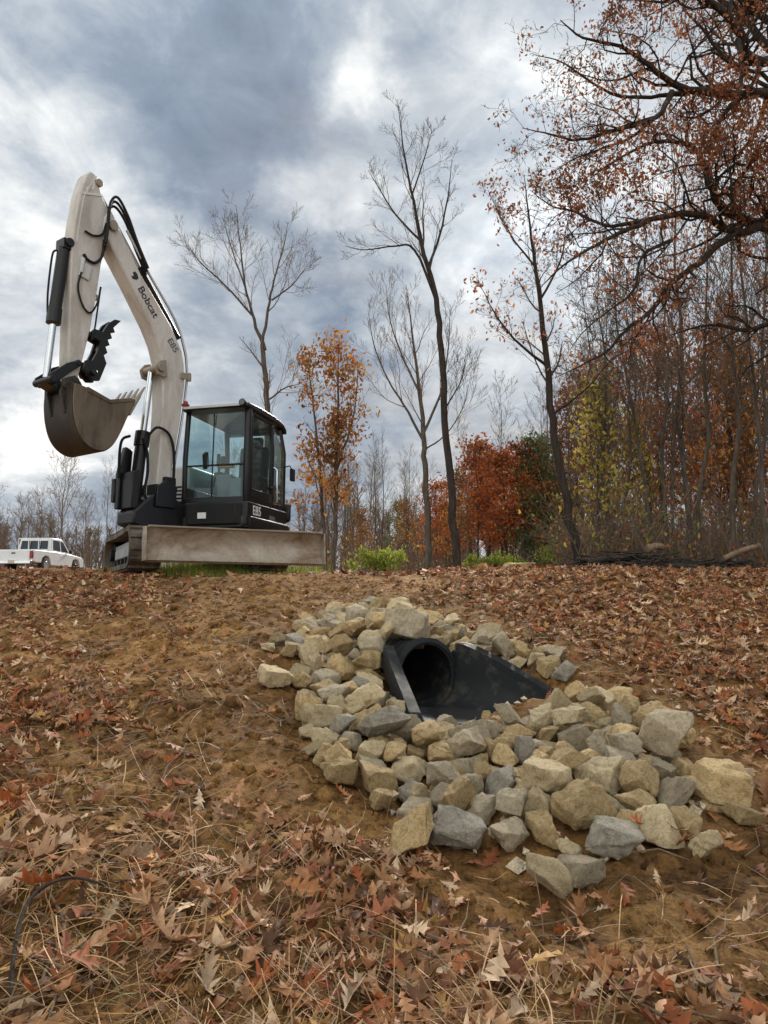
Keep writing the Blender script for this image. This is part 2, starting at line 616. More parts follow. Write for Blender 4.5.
def rock_mesh(name, seed, mat):
    rng = np.random.default_rng(seed)
    if rng.random() < 0.5:               # broken block
        P = []
        for sx in (-1, 1):
            for sy in (-1, 1):
                for sz in (-1, 1):
                    c = np.array([sx, sy, sz]) * rng.uniform(0.60, 1.0, 3)
                    if rng.random() < 0.6:
                        for ax_ in range(3):
                            q = c.copy(); q[ax_] *= rng.uniform(0.25, 0.75); P.append(q)
                    else:
                        P.append(c)
        for _ in range(5):
            d = rng.normal(size=3); P.append(d / np.abs(d).max() * rng.uniform(0.85, 1.12))
        P = np.array(P)
    else:                                # irregular lump with broad facets
        P = rng.normal(size=(int(rng.integers(13, 20)), 3)); P /= np.linalg.norm(P, axis=1)[:, None]
        P = np.sign(P) * np.abs(P) ** 0.8 * rng.uniform(0.8, 1.15, (len(P), 1)) * 1.1
    P = P * np.array([0.95, rng.uniform(0.68, 0.90), rng.uniform(0.50, 0.74)])
    P[:, 1:] *= (1 + rng.uniform(-.22, .22) * P[:, :1])          # one end thicker
    sh = rng.normal(0, 0.12, (3, 3)); np.fill_diagonal(sh, 1); P = P @ sh.T
    bm = bmesh.new()
    for p in P:
        bm.verts.new(p)
    r = bmesh.ops.convex_hull(bm, input=bm.verts)
    bmesh.ops.delete(bm, geom=[g for g in r['geom_interior'] if isinstance(g, bmesh.types.BMVert)], context='VERTS')
    bmesh.ops.dissolve_limit(bm, angle_limit=R(13), verts=bm.verts, edges=bm.edges)
    bmesh.ops.bevel(bm, geom=list(bm.edges) + list(bm.verts), offset=0.05, segments=2, profile=0.55, affect='EDGES', clamp_overlap=True)
    bmesh.ops.triangulate(bm, faces=[f for f in bm.faces if len(f.verts) > 4])
    bmesh.ops.triangulate(bm, faces=bm.faces)
    for lim in (0.36, 0.2, 0.13):
        bmesh.ops.subdivide_edges(bm, edges=[e for e in bm.edges if e.calc_length() > lim], cuts=1, use_grid_fill=True)
        bmesh.ops.triangulate(bm, faces=bm.faces)
    bm.verts.ensure_lookup_table()
    V = np.array([v.co[:] for v in bm.verts])
    q = V * 2.3 + seed
    d = 0.05 * (vnoise(q[:, 0], q[:, 1] + q[:, 2] * 1.7, seed) + 0.6 * vnoise(q[:, 1] * 2.5, q[:, 2] * 2.5 + q[:, 0] * 2, seed + 5) + 0.35 * vnoise(q[:, 0] * 6 + q[:, 2] * 4, q[:, 1] * 6, seed + 9))
    nr = V / (np.linalg.norm(V, axis=1)[:, None] + 1e-9)
    u1 = V @ rng.normal(size=(3, 2)) * 1.7; u2 = V @ rng.normal(size=(3, 2)) * 4.2
    d = d - 0.13 * np.maximum(0, vnoise(u1[:, 0], u1[:, 1], seed + 21) - .25) - 0.05 * np.abs(vnoise(u2[:, 0], u2[:, 1], seed + 22))
    V = V + nr * d[:, None]
    for v, c in zip(bm.verts, V):
        v.co = c
    bmesh.ops.recalc_face_normals(bm, faces=bm.faces)
    me = bpy.data.meshes.new(name)
    bm.to_mesh(me); bm.free()
    me.polygons.foreach_set('use_smooth', np.ones(len(me.polygons), bool))
    me.set_sharp_from_angle(angle=R(38))
    me.materials.append(mat)
    return me


STONE_KINDS = ['tan', 'buff', 'grey', 'blue']
NPROTO = 16


def rock_protos():
    return {k: [rock_mesh('riprap_stone', 100 + i * 10 + q, M[k]) for i in range(NPROTO)] for q, k in enumerate(STONE_KINDS)}


def flare_local(x, y):
    d = np.array([x, y]) - P0
    return float(d @ AX), float(d @ BX)


def stone_seeds():
    """starting spots on plan: (x, y, radius, kind, proto)"""
    rng = np.random.default_rng(7)
    out = []
    hand = [((405, 634), 0.19, 'grey', 3), ((735, 797), 0.185, 'tan', 5), ((548, 880), 0.125, 'buff', 2), ((463, 850), 0.16, 'blue', 4), ((606, 858), 0.16, 'blue', 7),
            ((515, 856), 0.15, 'grey', 9), ((343, 680), 0.17, 'tan', 8), ((322, 700), 0.15, 'tan', 1), ((360, 735), 0.17, 'tan', 6), ((480, 745), 0.15, 'grey', 10),
            ((590, 880), 0.09, 'tan', 11), ((487, 640), 0.15, 'buff', 12), ((650, 845), 0.17, 'buff', 13), ((600, 790), 0.15, 'buff', 14), ((440, 725), 0.14, 'tan', 0)]
    for p, r, k, i in hand:
        g = G(*p)
        out.append([g[0], g[1] + (.05 if p[1] > 800 else 0), r * (.95 if r > .18 and p[0] > 700 else .68), k, i])
    tries = 0
    corners = [G(*p) for p in STONE_POLY]
    cm = np.mean(corners, 0); corners = [cm + (c - cm) * np.array([.985, .965, 1]) for c in corners]
    x0, x1 = min(c[0] for c in corners), max(c[0] for c in corners)
    y0, y1 = min(c[1] for c in corners), max(c[1] for c in corners)
    poly = [(c[0], c[1]) for c in corners]
    while tries < 60000 and len(out) < 275:
        tries += 1
        x, y = rng.uniform(x0, x1), rng.uniform(y0, y1)
        if not in_poly(x, y, poly):
            continue
        r = float(np.clip(rng.lognormal(math.log(0.089), 0.17), 0.064, 0.118))
        if tries > 9000: r = float(rng.uniform(0.055, 0.08))
        la, lb = flare_local(x, y)
        if la < FLARE_L + .3 and la > FLARE_L and abs(lb) < .55: r = min(r, .08)
        if -0.08 < la < FLARE_L + 0.02 and abs(lb) < flare_w(la) + r * 0.8 + 0.06:
            continue
        if la >= FLARE_L + 0.02 and la < FLARE_L + 0.05 + r * .6 and abs(lb) < 0.5:
            continue
        if -0.55 < la <= -0.1 and abs(lb) < 0.25 + 0:
            if rng.random() < 0.5: continue
        ok = True
        for a in out:
            if (a[0] - x) ** 2 + (a[1] - y) ** 2 < (0.74 * (a[2] + r)) ** 2:
                ok = False; break
        if ok:
            k = STONE_KINDS[rng.choice(4, p=[0.40, 0.32, 0.20, 0.08])]
            out.append([x, y, r, k, int(rng.integers(NPROTO))])
    return out


#STONE_TABLE_BEGIN
# where the tumbled stones came to rest: x, y, z, three turns, size, kind, shape
STONES = [
    (0.219,5.852,0.916,-0.34,-0.89,2.36,0.129,'grey',3), (1.567,3.395,0.364,0.29,-0.3,0.14,0.176,'tan',5), (0.568,2.803,0.194,-0.22,0.11,-0.59,0.085,'buff',2),
    (0.288,2.95,0.243,0.38,0.22,-0.11,0.109,'blue',4), (0.841,2.874,0.236,0.33,-0.14,1.12,0.109,'blue',7), (0.472,2.938,0.24,-0.13,-0.08,1.8,0.102,'grey',9),
    (-0.275,4.919,0.661,0.02,-0.18,2.15,0.116,'tan',8), (-0.355,4.557,0.56,0.25,0.34,0.04,0.102,'tan',1), (-0.094,3.982,0.433,-0.98,0.48,-1.77,0.116,'tan',6),
    (0.431,3.815,0.419,-1.37,0.41,2.47,0.102,'grey',10), (0.494,2.489,0.121,0.37,0.18,-1.88,0.061,'tan',11), (0.784,5.59,0.85,-0.64,-0.15,2.84,0.102,'buff',12),
    (1.056,2.978,0.227,1.0,-0.41,1.14,0.116,'buff',13), (0.943,3.38,0.341,0.23,0.08,-0.91,0.102,'buff',14), (0.344,4.728,0.395,0.21,-0.31,-2.77,0.095,'tan',0),
    (1.086,3.506,0.36,-0.13,-0.14,2.98,0.082,'grey',14), (-0.122,4.361,0.506,-0.9,0.11,-0.02,0.089,'buff',0), (-0.316,5.236,0.777,0.68,-0.05,-0.54,0.107,'tan',7),
    (1.2,3.226,0.301,-1.1,-0.07,1.86,0.087,'grey',0), (0.426,5.846,0.874,0.2,-0.54,0.61,0.09,'grey',7), (0.247,3.875,0.365,0.29,-0.25,2.18,0.086,'grey',1),
    (0.137,6.366,1.03,0.41,-0.27,-0.21,0.114,'buff',7), (0.87,3.255,0.287,0.35,-0.02,-0.46,0.073,'tan',10), (-0.426,5.896,0.885,0.91,0.1,2.35,0.1,'grey',15),
    (-0.349,5.988,0.933,-1.41,0.06,2.19,0.086,'buff',9), (0.79,4.28,0.496,-0.03,-0.37,1.69,0.08,'grey',10), (0.673,5.289,0.741,-0.03,0.1,2.45,0.097,'buff',5),
    (-0.402,6.146,0.979,0.55,0.73,-0.55,0.088,'grey',11), (-0.42,4.22,0.493,0.94,0.79,-0.15,0.105,'tan',12), (0.124,3.353,0.263,-0.02,-0.03,2.48,0.066,'blue',13),
    (0.066,3.682,0.346,-0.59,-0.74,2.92,0.069,'buff',9), (1.335,4.213,0.508,0.49,-0.02,-0.41,0.08,'tan',3), (-0.18,5.742,0.43,0.03,0.16,2.85,0.084,'buff',6),
    (0.077,4.15,0.446,-0.38,-0.59,2.95,0.07,'tan',7), (-0.465,4.926,0.718,-0.48,-0.82,2.78,0.113,'buff',3), (0.799,3.817,0.359,0.86,0.18,-0.19,0.066,'buff',3),
    (0.739,3.389,0.325,0.05,-0.22,2.61,0.096,'buff',10), (-0.195,3.387,0.354,-0.24,-0.2,0.43,0.095,'tan',4), (-0.035,6.158,0.974,1.64,-2.75,0.01,0.103,'grey',9),
    (-0.462,5.531,0.846,-1.34,-0.07,2.73,0.09,'tan',9), (1.149,3.937,0.42,-0.6,0.07,0.99,0.075,'grey',9), (1.482,2.905,0.18,-0.47,0.04,-2.85,0.095,'buff',10),
    (0.177,3.646,0.3,0.81,0.08,2.06,0.07,'buff',3), (-0.454,5.123,0.788,0.03,-0.77,-2.54,0.108,'tan',4), (0.489,3.494,0.313,0.17,0.07,0.77,0.064,'buff',5),
    (-0.478,5.461,0.855,-0.89,-0.24,-2.84,0.073,'tan',2), (1.029,3.167,0.273,0.06,0.14,-0.66,0.088,'tan',1), (1.375,4.053,0.46,0.89,-0.26,-0.79,0.071,'tan',10),
    (0.829,4.061,0.467,-0.23,-0.17,1.5,0.093,'buff',11), (0.52,5.478,0.775,0.18,-0.18,-0.19,0.094,'tan',14), (1.116,4.14,0.473,0.21,-0.59,1.79,0.092,'tan',2),
    (0.962,4.374,0.538,0.48,-0.35,0.48,0.08,'buff',7), (1.19,4.634,0.611,-1.3,-0.14,1.26,0.09,'buff',0), (1.37,3.486,0.33,2.89,0.19,-1.32,0.086,'tan',8),
    (1.266,4.512,0.575,0.36,0.48,-2.59,0.082,'buff',1), (-0.092,4.661,0.588,-0.34,0.15,2.95,0.094,'buff',11), (0.52,4.079,0.455,0.76,-1.61,1.19,0.08,'grey',10),
    (0.951,3.805,0.415,-0.04,0.49,3.01,0.097,'grey',12), (0.591,5.731,0.831,0.17,0.27,2.67,0.095,'grey',2), (0.897,5.11,0.673,0.48,0.32,-2.91,0.072,'buff',3),
    (0.129,5.248,0.437,0.19,0.38,0.09,0.112,'grey',6), (-0.034,5.526,0.452,-1.04,-0.83,-1.29,0.083,'tan',15), (0.628,3.5,0.316,-0.28,0.17,2.84,0.071,'grey',9),
    (-0.267,4.429,0.515,0.16,0.28,1.31,0.089,'buff',1), (1.129,4.423,0.549,-0.09,-0.09,2.31,0.08,'grey',8), (-0.298,3.767,0.434,0.47,-0.12,0.94,0.078,'buff',9),
    (0.287,4.082,0.413,1.39,-0.17,-1.18,0.08,'tan',15), (-0.174,5.08,0.684,0.08,0.26,-0.83,0.089,'buff',14), (-0.246,6.313,1.008,-0.72,-0.21,-1.18,0.087,'tan',4),
    (1.033,4.526,0.547,-0.2,-0.42,0.18,0.076,'buff',9), (0.409,3.177,0.266,-0.32,-0.03,2.89,0.064,'buff',9), (1.145,3.344,0.28,1.17,-0.14,-0.24,0.067,'buff',13),
    (-0.61,5.139,0.773,-0.01,-0.18,-3.01,0.069,'grey',6), (0.689,3.946,0.405,-0.32,0.32,0.07,0.087,'tan',6), (1.024,3.942,0.437,0.04,0.04,1.24,0.078,'tan',11),
    (0.001,5.698,0.529,2.84,-0.24,-1.47,0.089,'tan',14), (-0.057,5.694,0.445,1.52,0.26,1.56,0.102,'tan',8), (0.677,4.288,0.475,-2.36,0.23,1.04,0.08,'tan',11),
    (0.698,5.442,0.801,0.95,0.51,-2.6,0.089,'grey',12), (-0.216,5.392,0.789,-0.44,-0.03,-2.05,0.094,'buff',0), (0.3,3.708,0.358,-0.63,-0.18,3.14,0.097,'tan',13),
    (-0.092,4.822,0.605,-0.11,0.43,0.22,0.09,'tan',6), (-0.655,4.532,0.648,-2.85,-0.03,0.35,0.118,'buff',1), (-0.379,5.672,0.886,-0.64,2.29,-0.43,0.072,'grey',4),
    (0.575,3.72,0.385,0.48,1.19,-1.8,0.079,'tan',0), (1.026,3.66,0.4,1.45,1.1,0.71,0.085,'grey',13), (-0.527,4.773,0.623,-0.38,0.57,-1.97,0.085,'buff',6),
    (1.019,5.15,0.721,1.76,2.02,-0.68,0.064,'tan',14), (0.295,6.257,0.985,-0.64,0.04,1.37,0.076,'tan',6), (0.277,3.212,0.245,0.73,-0.0,1.63,0.099,'grey',15),
    (-0.197,3.492,0.384,-0.85,-0.61,-2.7,0.087,'tan',8), (0.31,3.45,0.301,0.36,0.54,0.43,0.08,'tan',12), (0.773,3.037,0.304,1.58,0.55,-2.37,0.109,'tan',13),
    (1.389,3.904,0.488,0.19,-0.35,0.56,0.103,'tan',3), (1.155,3.799,0.434,-0.7,-0.23,0.94,0.118,'tan',9), (-0.057,6.062,0.936,0.36,0.46,-0.33,0.096,'buff',9),
    (0.604,3.16,0.297,0.31,0.36,-0.22,0.084,'buff',5), (-0.329,4.058,0.476,0.18,0.13,-2.76,0.109,'buff',6), (0.381,5.95,0.911,0.2,-0.27,0.8,0.078,'tan',3),
    (-0.5,4.628,0.602,-0.42,-0.63,-1.59,0.075,'tan',7), (-0.591,5.274,0.795,0.38,0.45,-0.27,0.093,'blue',7), (0.094,2.89,0.245,-0.19,0.65,2.42,0.113,'tan',11),
    (-0.459,5.999,0.943,0.48,-2.11,0.53,0.068,'tan',7), (0.374,3.56,0.333,-0.25,-0.03,-0.9,0.084,'grey',7), (-0.008,3.229,0.277,1.18,-0.38,-2.39,0.064,'tan',15),
    (-0.214,4.503,0.592,2.71,-0.34,-0.66,0.073,'tan',6), (0.415,5.72,0.835,-0.16,-0.4,0.64,0.118,'tan',6), (0.226,5.402,0.512,-1.47,-0.68,1.13,0.118,'grey',8),
    (0.868,3.671,0.377,-0.75,0.61,-1.54,0.064,'tan',6), (0.54,3.938,0.44,0.19,-0.07,-1.45,0.082,'grey',13), (-0.034,6.394,1.039,-1.78,-0.35,-1.67,0.103,'tan',4),
    (1.223,3.401,0.338,-0.22,-2.07,1.1,0.081,'grey',6), (-0.158,3.783,0.416,-0.4,0.37,-0.96,0.078,'grey',9), (-0.108,5.824,0.513,0.97,0.06,2.84,0.064,'grey',14),
    (1.591,3.692,0.402,0.61,0.06,-0.33,0.095,'tan',5), (1.239,3.965,0.481,-0.45,0.08,-1.95,0.078,'grey',1), (1.221,3.568,0.344,-0.26,-0.4,1.84,0.081,'buff',2),
    (1.368,4.371,0.549,0.5,-0.09,-1.08,0.083,'tan',10), (1.29,2.799,0.182,1.46,-0.15,0.49,0.078,'tan',14), (-0.296,5.606,0.847,0.28,-0.11,0.59,0.088,'grey',7),
    (0.159,6.092,0.993,1.44,0.24,-0.62,0.118,'buff',1), (0.85,4.444,0.545,-1.39,0.15,-2.06,0.07,'tan',13), (0.823,5.357,0.762,-0.34,0.23,2.84,0.07,'buff',6),
    (0.523,3.04,0.293,1.83,-0.68,-1.03,0.081,'grey',15), (-0.188,5.783,0.873,-0.05,-2.8,-0.69,0.064,'tan',9), (1.084,4.99,0.678,0.07,0.06,0.22,0.087,'tan',13),
    (0.375,3.328,0.308,-1.02,0.3,-1.42,0.085,'grey',13), (0.495,3.304,0.314,0.93,-0.56,-0.71,0.101,'blue',10), (-0.172,5.961,0.898,0.47,-0.03,0.22,0.082,'tan',10),
    (0.809,3.411,0.4,-0.9,-0.01,1.36,0.078,'tan',13), (-0.458,5.361,0.792,-0.07,-0.52,2.35,0.081,'buff',7), (0.825,5.22,0.78,0.18,-0.97,3.01,0.098,'grey',14),
    (-0.581,5.936,0.947,0.04,0.46,-0.86,0.079,'tan',11), (0.261,5.562,0.865,0.89,2.23,-1.3,0.093,'buff',14), (0.611,2.95,0.249,-0.2,0.03,-1.46,0.078,'tan',4),
    (1.15,2.596,0.181,0.23,0.05,0.31,0.088,'grey',6), (-0.222,6.141,0.981,-0.1,-0.06,2.21,0.094,'grey',8), (0.062,4.271,0.488,2.78,-0.15,-1.05,0.08,'buff',13),
    (0.55,5.592,0.824,-0.65,-0.23,-0.07,0.093,'blue',7), (0.683,4.179,0.439,0.93,0.36,-2.05,0.08,'grey',15), (1.324,3.777,0.418,-0.27,-0.38,2.6,0.071,'grey',5),
    (0.211,4.012,0.395,0.35,2.19,0.37,0.08,'buff',4), (0.075,5.669,0.454,0.29,0.29,-1.87,0.082,'buff',14), (-0.363,4.73,0.607,-0.21,0.2,-2.64,0.08,'grey',5),
    (-0.044,3.503,0.333,-0.32,-0.12,-2.53,0.076,'grey',6), (-0.061,4.174,0.457,0.58,-0.13,0.17,0.091,'tan',2), (-0.571,5.695,0.896,0.01,0.66,-0.49,0.087,'grey',12),
    (-0.059,5.916,0.454,-0.04,-0.65,0.58,0.075,'grey',0), (1.532,4.01,0.47,0.09,0.45,-0.08,0.078,'grey',12), (1.182,3.04,0.245,-0.5,-0.06,2.11,0.073,'tan',14),
    (0.965,5.253,0.735,-0.39,-2.97,-0.24,0.068,'tan',7), (1.15,4.85,0.644,0.12,0.56,-2.99,0.075,'blue',12), (-0.748,5.333,0.843,-2.71,-0.39,-0.21,0.075,'buff',3),
    (1.468,3.793,0.435,-0.22,-0.12,-1.99,0.086,'tan',7), (0.079,4.03,0.414,-0.43,-0.36,-2.94,0.078,'blue',10), (0.036,3.883,0.403,-0.13,-0.2,2.88,0.065,'tan',14),
    (-0.029,4.503,0.528,0.16,0.82,-2.16,0.069,'grey',11), (0.704,3.266,0.304,-0.06,0.32,-0.88,0.078,'buff',10), (0.961,3.568,0.379,-0.5,-0.25,-1.63,0.081,'tan',9),
    (1.241,4.312,0.539,0.21,0.44,-0.79,0.089,'buff',11), (0.364,5.483,0.787,0.81,-0.66,-1.42,0.07,'buff',7), (0.064,5.401,0.413,0.12,0.13,3.08,0.082,'tan',8),
    (0.72,3.527,0.347,0.54,-2.06,0.18,0.064,'tan',4), (0.425,6.103,0.954,-0.48,-0.05,2.92,0.07,'grey',13), (0.443,3.646,0.312,1.99,2.06,0.47,0.071,'tan',12),
    (-0.333,5.72,0.804,1.13,-0.31,-1.13,0.064,'buff',9), (0.604,5.863,0.853,-0.61,-0.7,2.74,0.07,'tan',4), (-0.112,5.196,0.747,0.44,0.59,2.16,0.074,'buff',1),
    (1.475,4.162,0.507,0.07,0.45,-1.6,0.075,'tan',8), (0.088,5.836,0.806,0.96,-0.3,2.56,0.072,'tan',8), (0.675,4.771,0.374,-0.16,-0.35,0.67,0.08,'buff',9),
    (0.126,3.935,0.435,-1.7,0.6,2.3,0.07,'grey',8), (-0.46,4.457,0.547,0.15,0.3,0.72,0.074,'buff',10), (0.303,3.95,0.472,0.54,0.17,0.0,0.08,'buff',14),
    (0.821,3.926,0.411,-0.31,0.03,1.14,0.077,'tan',11), (1.155,5.143,0.747,-0.69,-0.48,2.66,0.072,'grey',0), (-0.641,5.042,0.765,0.19,-0.28,-0.45,0.066,'tan',7),
    (0.601,3.056,0.288,1.69,-0.89,-0.24,0.064,'buff',14), (-0.323,3.635,0.404,-0.91,0.11,0.85,0.064,'buff',0), (0.564,4.207,0.458,-0.07,0.31,1.32,0.07,'tan',14),
    (-0.133,4.464,0.538,-0.54,-1.08,-0.2,0.072,'grey',9), (0.964,4.225,0.53,1.84,0.75,0.37,0.076,'buff',5), (-0.013,3.37,0.323,0.12,-0.11,0.51,0.093,'tan',5),
    (-0.136,6.289,0.961,0.86,0.13,1.85,0.081,'buff',3), (0.916,3.123,0.263,0.79,0.63,0.31,0.064,'grey',11), (0.239,3.561,0.323,-0.22,0.09,1.98,0.064,'tan',14),
    (0.11,3.534,0.334,0.72,0.05,-1.63,0.096,'buff',8), (-0.249,4.203,0.496,-1.04,-0.31,3.06,0.089,'buff',9), (0.046,5.371,0.502,1.18,0.31,2.69,0.064,'tan',5),
    (-0.058,3.619,0.386,-0.56,0.48,-1.73,0.086,'buff',11), (0.553,3.568,0.346,-0.12,0.66,-0.99,0.086,'tan',12), (0.096,5.512,0.472,-1.07,0.34,2.31,0.101,'buff',10),
    (0.538,6.037,0.958,0.37,0.05,0.5,0.077,'buff',15), (-0.232,3.882,0.459,-2.9,-1.03,-0.55,0.073,'blue',15), (1.088,4.304,0.589,-0.62,0.7,-3.09,0.075,'tan',3),
    (-0.596,5.493,0.862,2.44,-0.05,1.5,0.064,'buff',5), (1.718,3.62,0.374,-1.92,0.08,-1.35,0.076,'tan',1), (-0.166,6.427,1.025,0.06,-0.48,1.7,0.065,'buff',12),
    (0.94,4.529,0.598,-2.84,-0.39,-1.01,0.08,'buff',14), (1.012,5.07,0.701,0.11,-0.83,-1.39,0.068,'buff',10), (-0.491,5.786,0.903,-0.45,1.15,0.33,0.061,'grey',10),
    (-0.333,5.108,0.709,-0.57,-2.99,-0.06,0.065,'tan',13), (0.666,4.052,0.489,-1.26,-0.4,-2.14,0.072,'grey',4), (0.626,5.517,0.839,1.18,2.48,-0.96,0.059,'tan',12),
    (-0.302,5.789,0.47,-1.51,-2.12,1.06,0.071,'buff',8), (0.379,3.079,0.264,-0.06,-0.34,1.04,0.07,'grey',6), (-0.171,4.095,0.518,0.56,0.44,-2.66,0.07,'buff',5),
    (-0.004,5.29,0.444,-1.13,0.02,1.84,0.061,'buff',13), (-0.497,6.103,0.964,-0.56,-0.42,3.05,0.056,'grey',5), (-0.595,5.595,0.881,0.88,0.78,-0.25,0.064,'tan',10),
    (0.433,3.956,0.411,0.79,-0.05,3.01,0.055,'grey',14), (-0.573,6.044,0.948,0.67,0.08,-0.81,0.058,'tan',2), (0.149,3.755,0.346,2.0,0.02,-0.3,0.057,'tan',3),
    (0.89,5.439,0.796,0.13,-0.05,0.06,0.065,'tan',14), (0.515,3.675,0.392,0.91,1.26,1.54,0.055,'tan',1), (0.594,4.356,0.464,0.11,-2.36,-1.76,0.059,'tan',9),
    (-0.363,5.439,0.795,0.6,0.04,0.96,0.059,'buff',5), (1.277,3.489,0.312,-1.27,0.41,-0.62,0.059,'tan',9), (-0.189,4.955,0.745,0.87,-0.28,-1.43,0.062,'grey',10),
    (-0.393,3.905,0.443,0.02,-0.25,-0.92,0.059,'buff',0), (0.17,5.516,0.424,-0.32,0.58,2.53,0.064,'buff',1), (0.341,4.201,0.45,-1.27,-2.32,0.31,0.072,'grey',5),
    (1.221,4.172,0.457,-0.79,-0.03,-1.97,0.055,'tan',7), (0.151,3.258,0.273,0.76,-2.12,-1.72,0.067,'buff',10), (0.053,5.996,0.898,-1.53,-0.25,0.95,0.057,'buff',6),
    (0.888,4.202,0.477,-0.17,-0.28,-3.05,0.056,'tan',7), (1.787,3.686,0.346,-2.99,-0.64,0.69,0.064,'tan',9), (0.473,5.348,0.72,0.96,2.5,0.6,0.066,'buff',9),
    (0.432,3.425,0.324,-1.08,-0.06,2.34,0.059,'tan',11), (-0.392,5.017,0.698,-0.34,-0.63,2.82,0.064,'blue',3), (1.185,2.853,0.213,0.64,-2.92,0.84,0.059,'buff',14),
    (1.027,4.062,0.477,0.59,1.91,-0.42,0.074,'buff',7), (0.687,5.22,0.816,3.02,-0.01,-0.56,0.06,'grey',2), (0.621,3.798,0.392,0.2,-0.21,2.3,0.067,'tan',2),
    (0.072,3.769,0.374,-0.42,-1.93,2.02,0.055,'tan',3), (0.601,3.344,0.312,0.16,-0.27,0.03,0.067,'buff',4), (0.318,6.052,0.936,-0.4,0.24,-0.38,0.064,'grey',0),
    (1.339,3.638,0.364,0.36,0.4,-0.43,0.07,'grey',12), (1.121,5.259,0.752,-0.69,-0.22,2.43,0.069,'buff',2), (-0.074,4.929,0.629,0.66,-2.33,-0.03,0.057,'buff',15),
    (0.23,3.361,0.267,1.23,0.37,-1.33,0.059,'buff',3), (0.745,3.765,0.384,0.45,0.01,2.63,0.063,'grey',13), (-0.203,3.682,0.407,-1.38,-0.13,-1.41,0.055,'tan',2),
    (0.129,5.124,0.466,-2.79,0.16,0.62,0.059,'grey',0), (0.617,2.37,0.125,2.66,-0.33,-0.22,0.06,'tan',13), (-0.6,5.393,0.824,1.68,0.05,-0.39,0.057,'tan',15),
    (1.131,4.282,0.482,0.41,-0.25,-2.85,0.056,'buff',8), (-0.525,5.044,0.735,-0.17,-0.54,-1.49,0.059,'tan',15), (-0.067,5.481,0.42,-0.44,-0.45,-1.99,0.059,'buff',15),
    (-0.302,6.448,1.021,-0.24,0.12,2.45,0.067,'buff',10), (-0.683,4.728,0.645,-0.57,2.78,0.71,0.057,'tan',5), (0.934,3.99,0.442,-0.79,-0.43,0.71,0.056,'tan',13),
    (-0.165,5.863,0.437,0.79,-0.42,-2.81,0.057,'tan',11), (0.155,5.73,0.781,-0.22,0.83,0.08,0.057,'blue',7), (0.748,3.612,0.369,0.66,-0.48,-0.53,0.057,'tan',7),
    (-0.155,4.586,0.574,1.05,2.13,-1.24,0.066,'blue',13), (-0.79,5.154,0.783,0.35,-0.1,-0.51,0.057,'buff',8), (-0.272,3.542,0.387,0.52,-0.71,1.59,0.067,'tan',0),
    (1.164,4.027,0.438,1.83,0.14,0.01,0.056,'buff',7), (0.852,3.517,0.335,-2.03,-0.73,0.3,0.062,'grey',2), (0.684,2.837,0.195,-0.19,-0.31,-2.88,0.061,'buff',10),
    (-0.023,3.766,0.401,0.43,-0.25,0.16,0.06,'tan',4), (1.197,4.929,0.663,-1.09,-0.09,2.27,0.06,'grey',13), (-0.141,4.261,0.461,0.01,-0.04,2.42,0.057,'buff',10),
    (-0.184,5.275,0.725,-2.8,0.35,0.28,0.061,'tan',9), (0.044,4.366,0.49,0.68,0.56,-1.0,0.061,'grey',9), (0.58,3.436,0.309,-0.06,-0.17,0.98,0.06,'tan',12),
    (0.427,2.617,0.123,-0.83,0.49,-0.69,0.06,'tan',6), (0.929,2.968,0.264,-2.36,-0.55,-0.91,0.056,'tan',6), (-0.001,3.027,0.221,-0.04,0.12,-1.62,0.056,'tan',15),
    (-0.12,2.914,0.234,1.67,0.16,-0.85,0.066,'grey',10), (0.231,5.655,0.768,0.56,0.46,-1.51,0.056,'blue',6), (0.935,5.132,0.75,-0.08,-2.42,1.11,0.065,'tan',15),
    (1.45,3.15,0.245,0.23,-0.56,2.05,0.061,'tan',5), (0.663,3.649,0.393,0.47,1.38,-2.26,0.074,'blue',2), (1.136,4.204,0.568,-0.48,-0.63,-0.57,0.071,'buff',14),
    (-0.285,4.313,0.569,-2.5,-0.65,0.44,0.097,'grey',2), (-0.069,5.74,0.888,-0.22,0.15,0.8,0.074,'tan',1), (0.203,5.465,0.876,-3.03,1.03,-0.22,0.069,'tan',4),
    (0.411,5.444,0.723,0.37,0.15,0.24,0.065,'tan',11), (0.29,5.701,0.966,-0.71,-0.63,-3.05,0.114,'tan',5), (1.141,3.605,0.415,1.58,-0.08,2.7,0.086,'grey',11),
    (-0.087,4.979,0.752,-3.14,0.01,-1.41,0.072,'buff',6), (1.391,3.693,0.446,-0.09,0.89,-1.03,0.065,'tan',8), (-0.295,5.454,0.865,2.26,0.5,0.52,0.08,'tan',5),
    (0.294,3.098,0.32,1.69,0.59,-2.23,0.088,'tan',8), (-0.1,4.841,0.699,-0.72,0.39,0.45,0.09,'tan',6), (1.272,4.083,0.498,2.35,-0.8,-1.05,0.068,'tan',5),
    (-0.017,3.81,0.495,0.73,2.9,0.48,0.114,'blue',7), (1.301,3.557,0.494,2.28,-0.96,-1.37,0.115,'grey',5), (0.966,3.934,0.51,-0.11,-0.29,0.23,0.088,'buff',9),
    (0.223,3.783,0.455,0.17,3.07,1.36,0.106,'tan',1), (-0.105,4.21,0.552,0.9,-0.33,0.59,0.105,'buff',3), (1.085,3.264,0.349,-0.64,-0.59,1.21,0.089,'tan',3),
    (-0.157,5.514,0.858,-0.75,0.18,1.97,0.073,'grey',12), (0.046,3.574,0.403,0.07,2.93,0.9,0.072,'tan',0), (0.664,3.151,0.385,-0.06,-0.2,2.53,0.097,'buff',12),
    (0.39,3.65,0.43,-0.87,0.09,0.65,0.1,'grey',7), (0.256,3.299,0.363,-0.87,0.24,-0.47,0.1,'grey',9),
]
#STONE_TABLE_END


